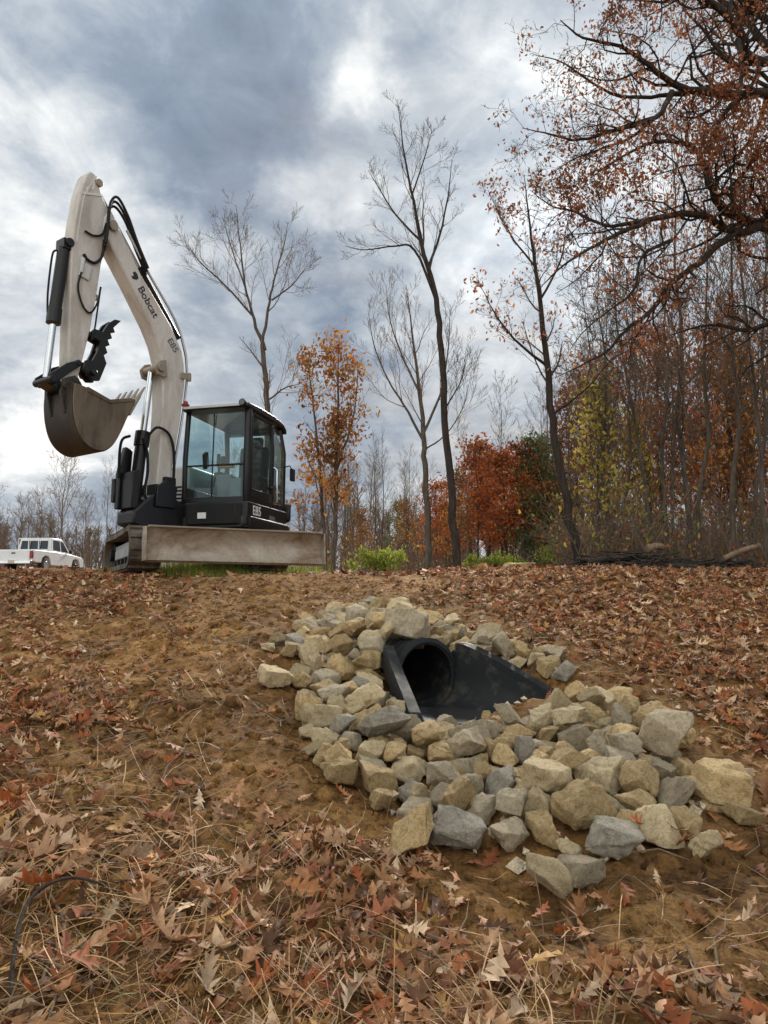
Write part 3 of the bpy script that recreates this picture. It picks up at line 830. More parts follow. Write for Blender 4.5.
def stone_rest():
    """(x,y,z, rx,ry,rz, r, kind, proto) of every stone at rest"""
    if STONES is not None:
        return STONES
    rng = np.random.default_rng(8)
    res = []
    for x, y, r, k, i in stone_seeds():
        res.append((x, y, hs(x, y) + 0.35 * r, rng.uniform(-.4, .4), rng.uniform(-.4, .4), rng.uniform(0, 6.28), r, k, i))
    return res


HAND_LABELS = {
    0: 'wide grey stone lying right above the pipe opening',
    1: 'large rounded tan boulder at the far right tip of the riprap',
    2: 'pale buff block at the edge of the bare dirt, lowest stone of all',
    3: 'big blue-grey stone at the lower left corner of the riprap, leaves beside it',
    4: 'squarish blue-grey block at the bottom edge, right of the lowest stone',
    5: 'angular grey stone at the bottom edge just behind the lowest pale block',
    10: 'small tan wedge of stone leaning right beside the lowest pale block',
}


def place_on(la, lb):
    return P0 + AX * la + BX * lb


def over_pipe():
    rng = np.random.default_rng(44)
    out = []
    for la, lb, dz, r, k in ((-.20, -.30, .44, .10, 'buff'), (-.22, .27, .44, .115, 'buff'), (-.45, -.05, .56, .11, 'tan'), (-.45, .22, .53, .10, 'grey'), (-.46, -.30, .52, .11, 'tan'), (-.08, .36, .40, .09, 'tan'),
                             (-.09, -.37, .40, .10, 'grey'), (-.62, .08, .58, .10, 'buff'), (-.62, -.2, .57, .09, 'grey'), (-.02, -.42, .30, .12, 'tan'), (-.3, .44, .46, .11, 'tan'), (-.12, -.22, .52, .075, 'buff')):
        p = place_on(la, lb)
        out.append((p[0], p[1], INVERT + dz, rng.uniform(-.4, .4), rng.uniform(-.4, .4), rng.uniform(0, 6.28), r, k, int(rng.integers(NPROTO))))
    spots = [place_on(la, sd * (float(flare_w(la)) + o_)) for la in np.arange(-.05, .95, .11) for o_ in (.17, .33, .50) for sd in (1, -1)]
    rest = list(stone_rest())
    cor = [G(*p) for p in STONE_POLY]; poly = [(c[0], c[1]) for c in cor]
    for _ in range(2500):
        spots.append(np.array([rng.uniform(min(c[0] for c in cor), max(c[0] for c in cor)), rng.uniform(min(c[1] for c in cor), max(c[1] for c in cor))]))
    for p in spots:
        r = rng.uniform(.075, .115)
        la, lb = flare_local(*p)
        if not in_poly(p[0], p[1], poly) or (-1 < la < FLARE_L + .02 and abs(lb) < float(flare_w(la)) + .09 + .3 * r): continue
        if any((a[0] - p[0]) ** 2 + (a[1] - p[1]) ** 2 < (.72 * (a[6] + r)) ** 2 for a in rest + out): continue
        if len(rest) + len(out) > 330: break
        out.append((p[0], p[1], hs(p[0], p[1]) + .45 * r, rng.uniform(-.3, .3), rng.uniform(-.3, .3), rng.uniform(0, 6.28), r, STONE_KINDS[rng.choice(4, p=[.4, .36, .17, .07])], int(rng.integers(NPROTO))))
    return out


def build_stones():
    protos = rock_protos()

    def roundness(me):
        d = np.array([v.co.length for v in me.vertices]); return d.min() / d.max()
    roundest = {k: int(np.argmax([roundness(m) for m in protos[k]])) for k in protos}
    words = {'tan': 'tan', 'buff': 'pale buff', 'grey': 'grey', 'blue': 'blue-grey'}
    for idx, (x, y, z, rx, ry, rz, r, k, i) in enumerate(list(stone_rest()) + over_pipe()):
        la, lb = flare_local(x, y)
        if -1.2 < la < FLARE_L - .04 and abs(lb) < flare_w(la) and z < INVERT + .34 and idx not in HAND_LABELS:
            continue
        if FLARE_L - .12 < la < FLARE_L + .34 and abs(lb) < .58:
            z = min(z, INVERT + .04 - .15 * (la - FLARE_L))
        ppx, ppy = proj(x, y, z)
        if idx == 2:
            g = G(549, 893); x, y, z, r = g[0], g[1], g[2] + .06, .092; i = roundest[k]
        elif idx == 1:
            g = G(722, 806); x, y, z, r = g[0], g[1], g[2] + .08, .145; i = roundest[k]; rx = ry = .1
        elif idx != 0 and not in_poly(520 + (ppx - 520) / 1.03, 740 + (ppy - 740) / 1.05, STONE_POLY) and ppy > 700:
            continue
        if FLARE_L - .12 < la < FLARE_L + .34 and abs(lb) < .58:
            z = min(z, INVERT + .04 - .15 * (la - FLARE_L))
        if idx > 14 and sum((a - b) ** 2 for a, b in zip(proj(x, y, z), (728, 878))) < 900:
            continue
        if idx == 0:
            q = place_on(-.20, -.02); x, y, z, rx, ry, rz, r = q[0], q[1], INVERT + .53, -.25, .05, -.25, .175
        o = bpy.data.objects.new('riprap_stone', protos[k][i])
        o.location = (x, y, z); o.rotation_euler = (rx, ry, rz)
        o.scale = (r, r, r)
        link(o)
        if globals().get('SHOW') and idx < 15: print('HAND', idx, k, r, [round(float(q)) for q in proj(x, y, z)])
        if idx in HAND_LABELS:
            lab = HAND_LABELS[idx]
        else:
            px, py = proj(x, y, z)
            size = 'small' if r < 0.085 else ('large' if r > 0.125 else 'middling')
            if py < 655:
                reg = ('at the top left corner of the riprap' if px < 320 else 'in the top rows left of the wide grey stone' if px < 375 and py < 636 else 'beside the wide grey stone, left of the pipe' if px < 395 else
                       'in the top row behind the wide grey stone' if px < 440 and py < 622 else 'right over the pipe mouth' if px < 440 else 'behind the top of the right wing' if px < 500 else 'in the band rising right of the flared end')
            elif px < 400 and py < 722:
                reg = ('heaped close left of the pipe opening' if px > 350 else 'midway between pipe and left edge of the riprap' if px > 318 else 'on the upper left edge of the riprap')
            elif py < 722:
                reg = ('close against the black flared end' if px <= 545 else 'right of the toe of the right wing' if px < 590 else 'on the upper right edge of the riprap')
            elif py < 765:
                reg = ('left below the pipe, near the soil' if px < 360 else 'left below the pipe, inside the heap' if px <= 405 else 'just below the left wing' if px < 450 else 'just below the middle of the flared end' if px < 505 else
                       'just below the toe of the right wing' if px < 560 else 'right below the flared end' if px < 630 else 'in the right part, near the leafy slope')
            elif py < 812:
                reg = ('on the lower left edge of the riprap' if px < 410 else 'in the lower middle, left of centre' if px < 475 else 'in the centre of the apron' if px < 545 else 'in the lower middle, right of centre' if px < 610 else 'toward the right end of the apron' if px < 680 else 'next to the big tan boulder')
            else:
                reg = ('along the lower left rim by the leaves' if px < 455 else 'beside the big blue-grey corner stone' if px < 510 else 'in the bottom row above the lowest pale block' if px < 570 else 'in the bottom row by the squarish blue-grey block' if px < 640 else 'on the lower right rim by the bare dirt')
            lab = '%s %s angular stone %s' % (size, words[k], reg)
        tag(o, lab, 'stone', 'riprap stones around the culvert outlet')


# ------------------------------------------------------------------ culvert
def build_culvert():
    root = empty('drain_pipe_outlet', (P0[0], P0[1], INVERT))
    tag(root, 'black plastic drain pipe with flared end section set among the stones', 'drain pipe')
    ang = math.atan2(AX[1], AX[0])
    root.rotation_euler = (0, 0, ang)          # local x = out of the pipe, local y to its left
    # ribbed pipe: outer corrugated wall and smooth dark lining
    r0 = 0.218
    prof = []
    x = -1.9
    while x < -0.02:
        prof += [(x, r0 + 0.004), (x + 0.012, r0 + 0.034), (x + 0.048, r0 + 0.034), (x + 0.06, r0 + 0.004)]
        x += 0.078
    prof += [(0.0, r0 + 0.03), (0.02, r0 + 0.03), (0.025, r0 + 0.005), (0.02, r0 - 0.012), (-0.1, r0 - 0.014), (-1.3, r0 - 0.014), (-1.3, 0.001)]
    k = 48
    V = []; F = []
    for (a, rr) in prof:
        for j in range(k):
            t = 2 * math.pi * j / k
            V.append((a, rr * math.cos(t), 0.212 + rr * math.sin(t)))
    for i in range(len(prof) - 1):
        for j in range(k):
            F.append((i * k + j, i * k + (j + 1) % k, (i + 1) * k + (j + 1) % k, (i + 1) * k + j))
    o = np_obj('pipe', np.array(V), [np.array(F)], M['hdpe'], root, smooth=True)
    o.data.set_sharp_from_angle(angle=R(50))
    # flared end: U sections widening outwards with a rolled lip
    ns, nu = 14, 33
    V = []; F = []
    for i in range(ns):
        la = FLARE_L * i / (ns - 1)
        w = float(flare_w(la)); zt = float(flare_z(la))
        row = []
        for j in range(nu):
            s = -1 + 2 * j / (nu - 1)
            a = abs(s)
            yy = math.copysign(w * (1 - (1 - a) ** 2.3), s)
            zz = zt * a ** 2.2 - 0.035 * la
            row.append((la, yy, zz))
        lip = []
        for (dy, dz) in ((0.024, 0.000), (0.026, 0.046), (0.080, 0.050), (0.105, -0.03)):
            lip.append((dy, dz))
        left = [(la, row[0][1] - dy, row[0][2] + dz) for dy, dz in lip][::-1]
        right = [(la, row[-1][1] + dy, row[-1][2] + dz) for dy, dz in lip]
        V += left + row + right
    m = nu + 8
    # rolled toe closing the ends of the wings
    for e, (dx, dz) in enumerate(((0.02, -0.012), (0.035, -0.05), (0.035, -0.13))):
        for j in range(m):
            p = V[(ns - 1) * m + j]
            V.append((FLARE_L + dx, p[1], max(p[2] + dz, -0.16)))
    for i in range(ns + 2):
        for j in range(m - 1):
            F.append((i * m + j, i * m + j + 1, (i + 1) * m + j + 1, (i + 1) * m + j))
    o = np_obj('flared_end', np.array(V), [np.array(F)], M['hdpe'], root, smooth=True)
    so = o.modifiers.new('thickness', 'SOLIDIFY'); so.thickness = 0.012; so.offset = -1
    o.data.set_sharp_from_angle(angle=R(55))
    # thin sheet of water standing on the floor of the flare
    wv = []; nx = 10
    for i in range(nx):
        la = 0.12 + (FLARE_L - 0.10) * i / (nx - 1)
        w = float(flare_w(la)) * 0.74 * (0.55 + 0.45 * math.sin(math.pi * min(1, (i + 2) / (nx + 1.0))))
        for j in range(9):
            wv.append((la, w * (-1 + j / 4.0), 0.012 - 0.0 * la))
    wf = [(i * 9 + j, i * 9 + j + 1, (i + 1) * 9 + j + 1, (i + 1) * 9 + j) for i in range(nx - 1) for j in range(8)]
    wo = np_obj('water_film', np.array(wv), [np.array(wf)], M['water'], None, smooth=True)
    wo.location = root.location; wo.rotation_euler = root.rotation_euler
    wo['kind'] = 'structure'
    return root


# ------------------------------------------------------------------ fallen leaves
LT = np.array([0, .10, .20, .28, .40, .47, .60, .67, .79, .86, 1.0])
LW = np.array([.012, .016, .13, .045, .29, .075, .34, .085, .22, .06, .008])
LS = np.array([0, 0, .05, 0, .08, 0, .08, 0, .07, 0, 0])


def leaf_proto(seed, simple=False):
    rng = np.random.default_rng(seed)
    if simple == 'curl':
        t = np.array([0, .14, .3, .48, .66, .84, 1.0]); w = np.array([.012, .10, .19, .23, .21, .13, .01]) * rng.uniform(.7, 1.2, 7); s = np.zeros(7)
    elif simple:
        t = np.array([0, .3, .62, 1.0]); w = np.array([.02, .20, .26, .02]); s = np.array([0, .03, .05, 0])
    else:
        t, w, s = LT, LW * rng.uniform(0.55, 0.98, len(LT)), LS
    wl = w * rng.uniform(0.75, 1.15, len(t)); wr = w * rng.uniform(0.75, 1.15, len(t))
    bend = rng.uniform(-0.6, 1.6); fold = rng.uniform(-0.35, 1.15); tw = rng.uniform(-1.2, 1.2); sw = rng.uniform(-0.35, 0.35)
    if simple == 'curl': bend = rng.uniform(-1.5, 2.4); fold = rng.uniform(.1, 1.9)
    rows = []
    for i in range(len(t)):
        for sgn, ww in ((-1, wl[i]), (0, 0), (1, wr[i])):
            x = t[i] + (s[i] if sgn else 0)
            y = sgn * ww
            z = bend * (x - 0.5) ** 2 + fold * abs(y) * (0.6 + 0.8 * rng.random()) + tw * y * (x - 0.4)
            z += rng.normal(0, 0.012)
            rows.append((x - 0.5, y + sw * (x - 0.5) ** 2 * 1.5, z))
    V = np.array(rows)
    F = []
    for i in range(len(t) - 1):
        a = i * 3
        F += [(a, a + 1, a + 4, a + 3), (a + 1, a + 2, a + 5, a + 4)]
    return V, np.array(F)


LEAF_COLS = np.array([(0.42, 0.21, 0.10), (0.52, 0.30, 0.165), (0.34, 0.145, 0.055), (0.36, 0.105, 0.035), (0.30, 0.11, 0.055), (0.66, 0.46, 0.29), (0.13, 0.06, 0.028), (0.44, 0.25, 0.085)])
LEAF_P = np.array([.21, .17, .17, .10, .10, .09, .11, .05])


def rotmats(rx, ry, rz):
    cx, sx, cy, sy, cz, sz = np.cos(rx), np.sin(rx), np.cos(ry), np.sin(ry), np.cos(rz), np.sin(rz)
    Z = np.zeros_like(cx); O = np.ones_like(cx)
    Rx = np.stack([O, Z, Z, Z, cx, -sx, Z, sx, cx], -1).reshape(-1, 3, 3)
    Ry = np.stack([cy, Z, sy, Z, O, Z, -sy, Z, cy], -1).reshape(-1, 3, 3)
    Rz = np.stack([cz, -sz, Z, sz, cz, Z, Z, Z, O], -1).reshape(-1, 3, 3)
    return Rz @ Ry @ Rx


def instance(protos, which, pos, rot, scale, cols):
    VV = []; FF = {}; CC = []; off = 0
    for p, (V, F) in enumerate(protos):
        ids = np.nonzero(which == p)[0]
        if not len(ids):
            continue
        W = np.einsum('nij,vj->nvi', rot[ids], V) * scale[ids][:, None, None] + pos[ids][:, None, :]
        VV.append(W.reshape(-1, 3))
        n, v = len(ids), len(V)
        f = (F[None] + (np.arange(n) * v)[:, None, None] + off).reshape(-1, F.shape[1])
        FF.setdefault(F.shape[1], []).append(f)
        CC.append(np.repeat(cols[ids], v, axis=0))
        off += n * v
    return np.concatenate(VV), [np.concatenate(f) for f in FF.values()], np.concatenate(CC)


def slope_tilt(x, y):
    e = 0.06
    return (h(x + e, y) - h(x - e, y)) / (2 * e), (h(x, y + e) - h(x, y - e)) / (2 * e)


def leaf_density(x, y, z):
    """how much of the ground the fallen leaves cover, 0..1, from where they lie round the riprap"""
    px, py = proj(x, y, z)
    n = 0.5 + 0.5 * fbm(x * 1.3, y * 1.3, 77, 3)
    n2 = 0.5 + 0.5 * vnoise(x * 3.5, y * 3.5, 79)
    rightedge = np.interp(py, [560, 600, 640, 690, 745, 800, 1030], [430, 440, 530, 640, 720, 790, 900])
    d = np.clip((px - rightedge) / 55.0, 0, 1)
    right = 0.08 + 0.70 * d
    left = 0.05 + 0.62 * sstep(0.42, 0.95, n) * (0.25 + 0.9 * n2)
    left = left + 0.26 * sstep(130, 10, px) + 0.16 * sstep(640, 585, py) * sstep(260, 120, px)
    left = left * (1 - 0.55 * np.exp(-((px - 235) / 90.0) ** 2 - ((py - 640) / 60.0) ** 2))
    bottom = 0.17 + 0.5 * n * (0.38 + n2)
    strip = sstep(150, 235, px) * (1 - sstep(330, 420, px - 0.2 * (py - 780))) * (1 - sstep(830, 930, py))
    left = left * (1 - 0.88 * strip)
    left = left * (1 - 0.6 * sstep(120, 200, px) * (1 - sstep(420, 460, px)) * (1 - sstep(590, 615, py)))
    dn = np.where(px > rightedge - 10, right, left)
    dn = lerp(dn, bottom, sstep(770, 880, py) * (px < 470))
    bare = sstep(835, 860, py + 0.12 * (px - 600)) * sstep(415, 470, px - 0.25 * (py - 860)) * (1 - sstep(965, 1012, py - 0.06 * (px - 500) + 40 * (n - .5)))
    dn = lerp(dn, 0.035, bare)
    dn = lerp(dn, 0.20 + 0.28 * n, sstep(968, 1015, py + 30 * (n2 - .5)) * (px > 430))
    inst = in_poly(px, py, STONE_POLY)
    dn = np.where(inst, 0.035, dn)
    return np.clip(dn, 0, 1)


def cell_pick(tint_rng, n):
    c = LEAF_COLS[tint_rng.choice(len(LEAF_COLS), n, p=LEAF_P / LEAF_P.sum())]
    return c * 0.95 * tint_rng.uniform(0.52, 1.3, (n, 1))


def scatter_leaves():
    rng = np.random.default_rng(21)
    # near band: lobed leaves, then simpler ones up the bank and across the clearing
    for name, n, ylim, simple, lab in (('fallen_leaves', 52000, (1.0, 9.6), False, 0), ('fallen_leaves', 26000, (9.0, 30.0), True, 1)):
        if not simple:
            y = 1.0 + 8.6 * rng.random(n) ** 0.8
            half = 0.62 * y + 0.6
            x = rng.uniform(-1, 1, n) * half
        else:
            y = 9.0 + 21 * rng.random(n)
            x = rng.uniform(-1, 1, n) * (0.6 * y + 1)
        z = h(x, y)
        if simple:
            dn = 0.22 + 0.5 * (x > 0.5) + 0 * x
            dn = np.where((np.abs(x - EXC[0]) < 2.6) & (np.abs(y - EXC[1]) < 2.6), 0.12, dn)
        else:
            dn = leaf_density(x, y, z)
        keep = rng.random(n) < dn
        la = (x - P0[0]) * AX[0] + (y - P0[1]) * AX[1]; lb = (x - P0[0]) * BX[0] + (y - P0[1]) * BX[1]
        keep &= ~((la > -0.9) & (la < 0.8) & (np.abs(lb) < np.where(la < 0, 0.25, 0.55)))
        x, y, z = x[keep], y[keep], z[keep]; n = len(x)
        gx, gy = slope_tilt(x, y)
        protos = [leaf_proto(300 + i, simple) for i in range(14)] if simple else [leaf_proto(300 + i, False if i < 18 else 'curl') for i in range(22)]
        sc_ = np.clip(rng.lognormal(math.log(0.092 if not simple else 0.12), 0.30, n), 0.04, 0.15)
        sc_ = sc_ * np.where(y < 3.0, 1.12, 1.0)
        sd = 0.34
        rot = rotmats(np.arctan(gy) + rng.normal(0, sd, n), -np.arctan(gx) + rng.normal(0, sd, n), np.zeros(n))
        flip = np.where(rng.random(n) < 0.35, math.pi, 0)
        rot = rot @ rotmats(flip, np.zeros(n), rng.uniform(0, 6.283, n))
        pos = np.stack([x, y, z + 0.012 + 0.030 * rng.random(n) ** 1.5], 1)
        wh = rng.integers(0, len(protos), n)
        sc_ = np.where(wh >= 18, np.minimum(sc_, .10) * .85, sc_)
        cols = cell_pick(rng, n)
        V, F, C = instance(protos, wh, pos, rot, sc_, cols)
        o = np_obj(name, V, F, M['leaf'], tint=C, smooth=True)
        tag(o, kind='stuff', cat='leaves', label=('brown and pink oak leaves strewn over the bank and its dirt' if not simple else 'brown leaves covering the level clearing behind the crest'))
    # countable larger leaves of the foreground
    big = [((40, 905), .17, 3, 'curled rust oak leaf'), ((205, 870), .17, 0, 'pinkish brown oak leaf with open lobes'), ((300, 905), .19, 2, 'broad rust brown oak leaf'), ((255, 940), .15, 5, 'pale tan oak leaf'),
           ((415, 948), .13, 5, 'pale blunt leaf among straw at the bottom, left of the bare dirt'), ((150, 905), .16, 0, 'pink brown oak leaf by the bent stick'), ((80, 985), .17, 3, 'rust leaf close to the lower left corner'), ((540, 930), .12, 3, 'dark red leaf alone on the bare dirt'),
           ((585, 950), .11, 0, 'brown leaf at the foot of the bare dirt'), ((635, 990), .14, 0, 'brown lobed leaf in the lower right'), ((745, 940), .15, 5, 'pale pink leaf at the right side of the dirt'), ((500, 990), .17, 5, 'large pale many-lobed leaf among straw'),
           ((640, 853), .13, 3, 'reddish leaf propped against the stones of the bottom row'), ((682, 860), .11, 3, 'reddish curled leaf at the lower right stones'), ((15, 815), .2, 3, 'big dark red leaf at the left side of the picture'), ((350, 1000), .15, 2, 'brown leaf low in the straw'),
           ((100, 830), .15, 5, 'pale leaf lying flat on the left bank'), ((320, 845), .13, 0, 'pink leaf left of the riprap'), ((405, 970), .11, 7, 'yellowish leaf near the pale blunt one'), ((240, 800), .14, 0, 'pink leaf in the middle of the left bank')]
    for i, ((px, py), s, c, lab) in enumerate(big):
        g = G(px, py)
        V, F = leaf_proto(500 + i)
        colr = LEAF_COLS[c] * rng.uniform(0.9, 1.15)
        V = V * s * .82
        o = np_obj('oak_leaf', V, [F], M['leaf'], tint=np.repeat(colr[None], len(V), 0), smooth=True)
        gx, gy = slope_tilt(np.array([g[0]]), np.array([g[1]]))
        up = 0.05 if py not in (853, 860) else 0.10
        o.location = (g[0], g[1], g[2] + up)
        o.rotation_euler = (math.atan(gy[0]) + rng.normal(0, .25), -math.atan(gx[0]) + rng.normal(0, .25), rng.uniform(0, 6.28))
        tag(o, lab, 'leaf', 'larger oak leaves in the foreground')


def scatter_straw():
    rng = np.random.default_rng(31)
    n = 22000
    y = 1.0 + 6.0 * rng.random(n) ** 1.5
    x = rng.uniform(-1, 1, n) * (0.62 * y + 0.4)
    z = h(x, y)
    px, py = proj(x, y, z)
    nn = 0.5 + 0.5 * fbm(x * 1.6, y * 1.6, 55, 2)
    dn = 0.10 + 0.9 * sstep(760, 900, py) * sstep(480, 400, px) * (0.3 + 0.8 * nn)
    dn = np.maximum(dn, 0.75 * sstep(940, 990, py) * sstep(640, 540, px))
    dn = np.maximum(dn, 0.25 * sstep(0.5, .9, nn) * (px < 300))
    dn = np.maximum(dn, 0.55 * np.exp(-(((px - 585) / 70) ** 2 + ((py - 668) / 34) ** 2)))
    dn = np.maximum(dn, 0.6 * np.exp(-(((px - 335) / 45) ** 2 + ((py - 860) / 50) ** 2)))
    dn = np.where(in_poly(px, py, STONE_POLY), 0.0, dn)
    dn = np.where((px > 450) & (py < 935) & (py > 830), 0.03, dn)
    k = rng.random(n) < dn
    x, y, z = x[k], y[k], z[k]; n = len(x)
    L = rng.uniform(0.05, 0.30, n); az = rng.uniform(0, 6.283, n) * 0.75 + fbm(x * .8, y * .8, 9, 1) * 2
    el = np.abs(rng.normal(0.18, 0.28, n)); curl = rng.uniform(-1.6, 0.6, n)
    wd = rng.uniform(0.0006, 0.0018, n)
    m = 6
    pts = np.zeros((n, m, 3)); p = np.stack([x, y, z + 0.004 + 0.02 * rng.random(n)], 1)
    a, e = az.copy(), el.copy(); bend = rng.normal(0, 0.35, n)
    for i in range(m):
        pts[:, i] = p
        d = np.stack([np.cos(a) * np.cos(e), np.sin(a) * np.cos(e), np.sin(e)], 1)
        p = p + d * (L / (m - 1))[:, None]
        e = e + curl / (m - 1) * 0.8; a = a + bend / (m - 1)
    g = h(pts[:, :, 0].ravel(), pts[:, :, 1].ravel()).reshape(n, m)
    pts[:, :, 2] = np.maximum(pts[:, :, 2], g + 0.005)
    side = np.stack([-np.sin(az), np.cos(az), 0.3 * np.ones(n)], 1)
    V = np.concatenate([pts - side[:, None] * wd[:, None, None], pts + side[:, None] * wd[:, None, None]], 2).reshape(n, m, 2, 3)
    i0 = (np.arange(n) * m * 2)[:, None] + np.arange(m - 1)[None] * 2
    F = np.stack([i0, i0 + 1, i0 + 3, i0 + 2], -1).reshape(-1, 4)
    cs = np.array([(0.36, 0.195, 0.07), (0.48, 0.30, 0.13), (0.24, 0.125, 0.045), (0.17, 0.09, 0.04), (0.17, 0.16, 0.05)])
    c = cs[rng.choice(5, n, p=[.33, .22, .25, .16, .04])] * rng.uniform(.75, 1.2, (n, 1))
    o = np_obj('dry_grass', V.reshape(-1, 3), [F], M['straw'], tint=np.repeat(c, m * 2, 0))
    tag(o, 'dry straw-coloured grass matted through the leaves', 'grass', kind='stuff')
    # chips of stone lying between the riprap
    n = 1500
    x = rng.uniform(-1.3, 3.2, n); y = rng.uniform(2.6, 7.2, n); z = h(x, y); px, py = proj(x, y, z)
    k = in_poly(520 + (px - 520) * 1.08, 740 + (py - 740) * 1.1, STONE_POLY); la = (x - P0[0]) * AX[0] + (y - P0[1]) * AX[1]; lb = (x - P0[0]) * BX[0] + (y - P0[1]) * BX[1]
    k &= ~((la > -1) & (la < FLARE_L + .05) & (np.abs(lb) < flare_w(la) + .1))
    x, y, z = x[k], y[k], z[k]; n = len(x)
    oc = np.array([(1, 0, 0), (-1, 0, 0), (0, 1, 0), (0, -1, 0), (0, 0, 1), (0, 0, -1)], float)
    tf = np.array([(0, 2, 4), (2, 1, 4), (1, 3, 4), (3, 0, 4), (2, 0, 5), (1, 2, 5), (3, 1, 5), (0, 3, 5)])
    pr = [(oc * rng.uniform(.5, 1.2, (6, 1)), tf) for _ in range(10)]
    sz = np.clip(rng.lognormal(math.log(.024), .4, n), .01, .05)
    V, F, C = instance(pr, rng.integers(0, 10, n), np.stack([x, y, z + .01], 1), rotmats(*rng.uniform(0, 6.28, (3, n))), sz, np.ones((n, 3)))
    o = np_obj('stone_chips', V, F, M['grey'])
    tag(o, 'small chips of stone in the gaps of the riprap', 'gravel', kind='stuff')
    # twigs and bits of stick
    n = 480
    y = 1.2 + 8 * rng.random(n); x = rng.uniform(-1, 1, n) * (0.6 * y); z = h(x, y)
    px, py = proj(x, y, z); k = ~in_poly(px, py, STONE_POLY)
    x, y, z = x[k], y[k], z[k]
    br = []
    for i in range(len(x)):
        l = rng.uniform(.08, .4); a = rng.uniform(0, 6.28)
        q = np.array([[x[i] + math.cos(a) * l * t + rng.normal(0, .01), y[i] + math.sin(a) * l * t + rng.normal(0, .01), 0] for t in (0, .33, .66, 1)])
        q[:, 2] = h(q[:, 0], q[:, 1]) + 0.012 + 0.02 * rng.random()
        r = rng.uniform(.0015, .005)
        br.append((q, np.array([r, r, r * .8, r * .5]), 5))
    V, F = tubes(br)
    o = np_obj('twigs', V, F, M['deadwood'], smooth=True)
    tag(o, 'broken twigs and sticks scattered over the bank', 'twigs', kind='stuff')
    # crumbs of soil
    n = 14000
    y = 1.2 + 7.5 * rng.random(n) ** .8; x = rng.uniform(-1, 1, n) * (0.6 * y); z = h(x, y)
    px, py = proj(x, y, z); k = ~in_poly(px, py, STONE_POLY) & (rng.random(n) < np.where(px > 450, .6, 1))
    x, y, z = x[k], y[k], z[k]; n = len(x)
    oc = np.array([(1, 0, 0), (-1, 0, 0), (0, 1, 0), (0, -1, 0), (0, 0, 1), (0, 0, -1), ], float)
    tf = np.array([(0, 2, 4), (2, 1, 4), (1, 3, 4), (3, 0, 4), (2, 0, 5), (1, 2, 5), (3, 1, 5), (0, 3, 5)])
    pr = [(oc * rng.uniform(.6, 1.3, (6, 1)), tf) for _ in range(8)]
    s = np.clip(rng.lognormal(math.log(.0115), .6, n), .004, .05)
    V, F, C = instance(pr, rng.integers(0, 8, n), np.stack([x, y, z], 1), rotmats(*rng.uniform(0, 6.28, (3, n))), s, np.ones((n, 3)))
    o = np_obj('soil_crumbs', V, F, M['soil'], smooth=True)
    tag(o, 'crumbs and clods of brown soil on the graded bank', 'soil', kind='stuff')


# ------------------------------------------------------------------ branches and trees
def tubes(branches):
    """branches: (pts [n,3], radii [n], sides) -> verts, [quads]"""
    groups = {}
    for p, r, k in branches:
        groups.setdefault((len(p), k), []).append((p, r))
    VV = []; FF = []; off = 0
    for (n, k), items in groups.items():
        P = np.array([i[0] for i in items]); Rr = np.array([i[1] for i in items])
        B = len(P)
        T = np.empty_like(P); T[:, 1:-1] = P[:, 2:] - P[:, :-2]; T[:, 0] = P[:, 1] - P[:, 0]; T[:, -1] = P[:, -1] - P[:, -2]
        T /= np.linalg.norm(T, axis=2, keepdims=True) + 1e-12
        mean = P[:, -1] - P[:, 0]
        ref = np.where((np.abs(mean[:, 2]) > 0.75 * np.linalg.norm(mean, axis=1))[:, None], np.array([[1.0, 0, 0]]), np.array([[0, 0, 1.0]]))
        A = np.cross(T, ref[:, None, :]); A /= np.linalg.norm(A, axis=2, keepdims=True) + 1e-12
        C = np.cross(A, T)
        th = np.arange(k) * 2 * math.pi / k
        ring = A[:, :, None, :] * np.cos(th)[None, None, :, None] + C[:, :, None, :] * np.sin(th)[None, None, :, None]
        V = P[:, :, None, :] + ring * Rr[:, :, None, None]
        VV.append(V.reshape(-1, 3))
        b = (np.arange(B) * n * k)[:, None, None] + (np.arange(n - 1) * k)[None, :, None]
        j = np.arange(k)[None, None, :]; j2 = (j + 1) % k
        f = np.stack([b + j, b + j2, b + k + j2, b + k + j], -1).reshape(-1, 4) + off
        FF.append(f); off += B * n * k
    return np.concatenate(VV), [np.concatenate(FF)]


def unit(v):
    return v / (np.linalg.norm(v) + 1e-12)


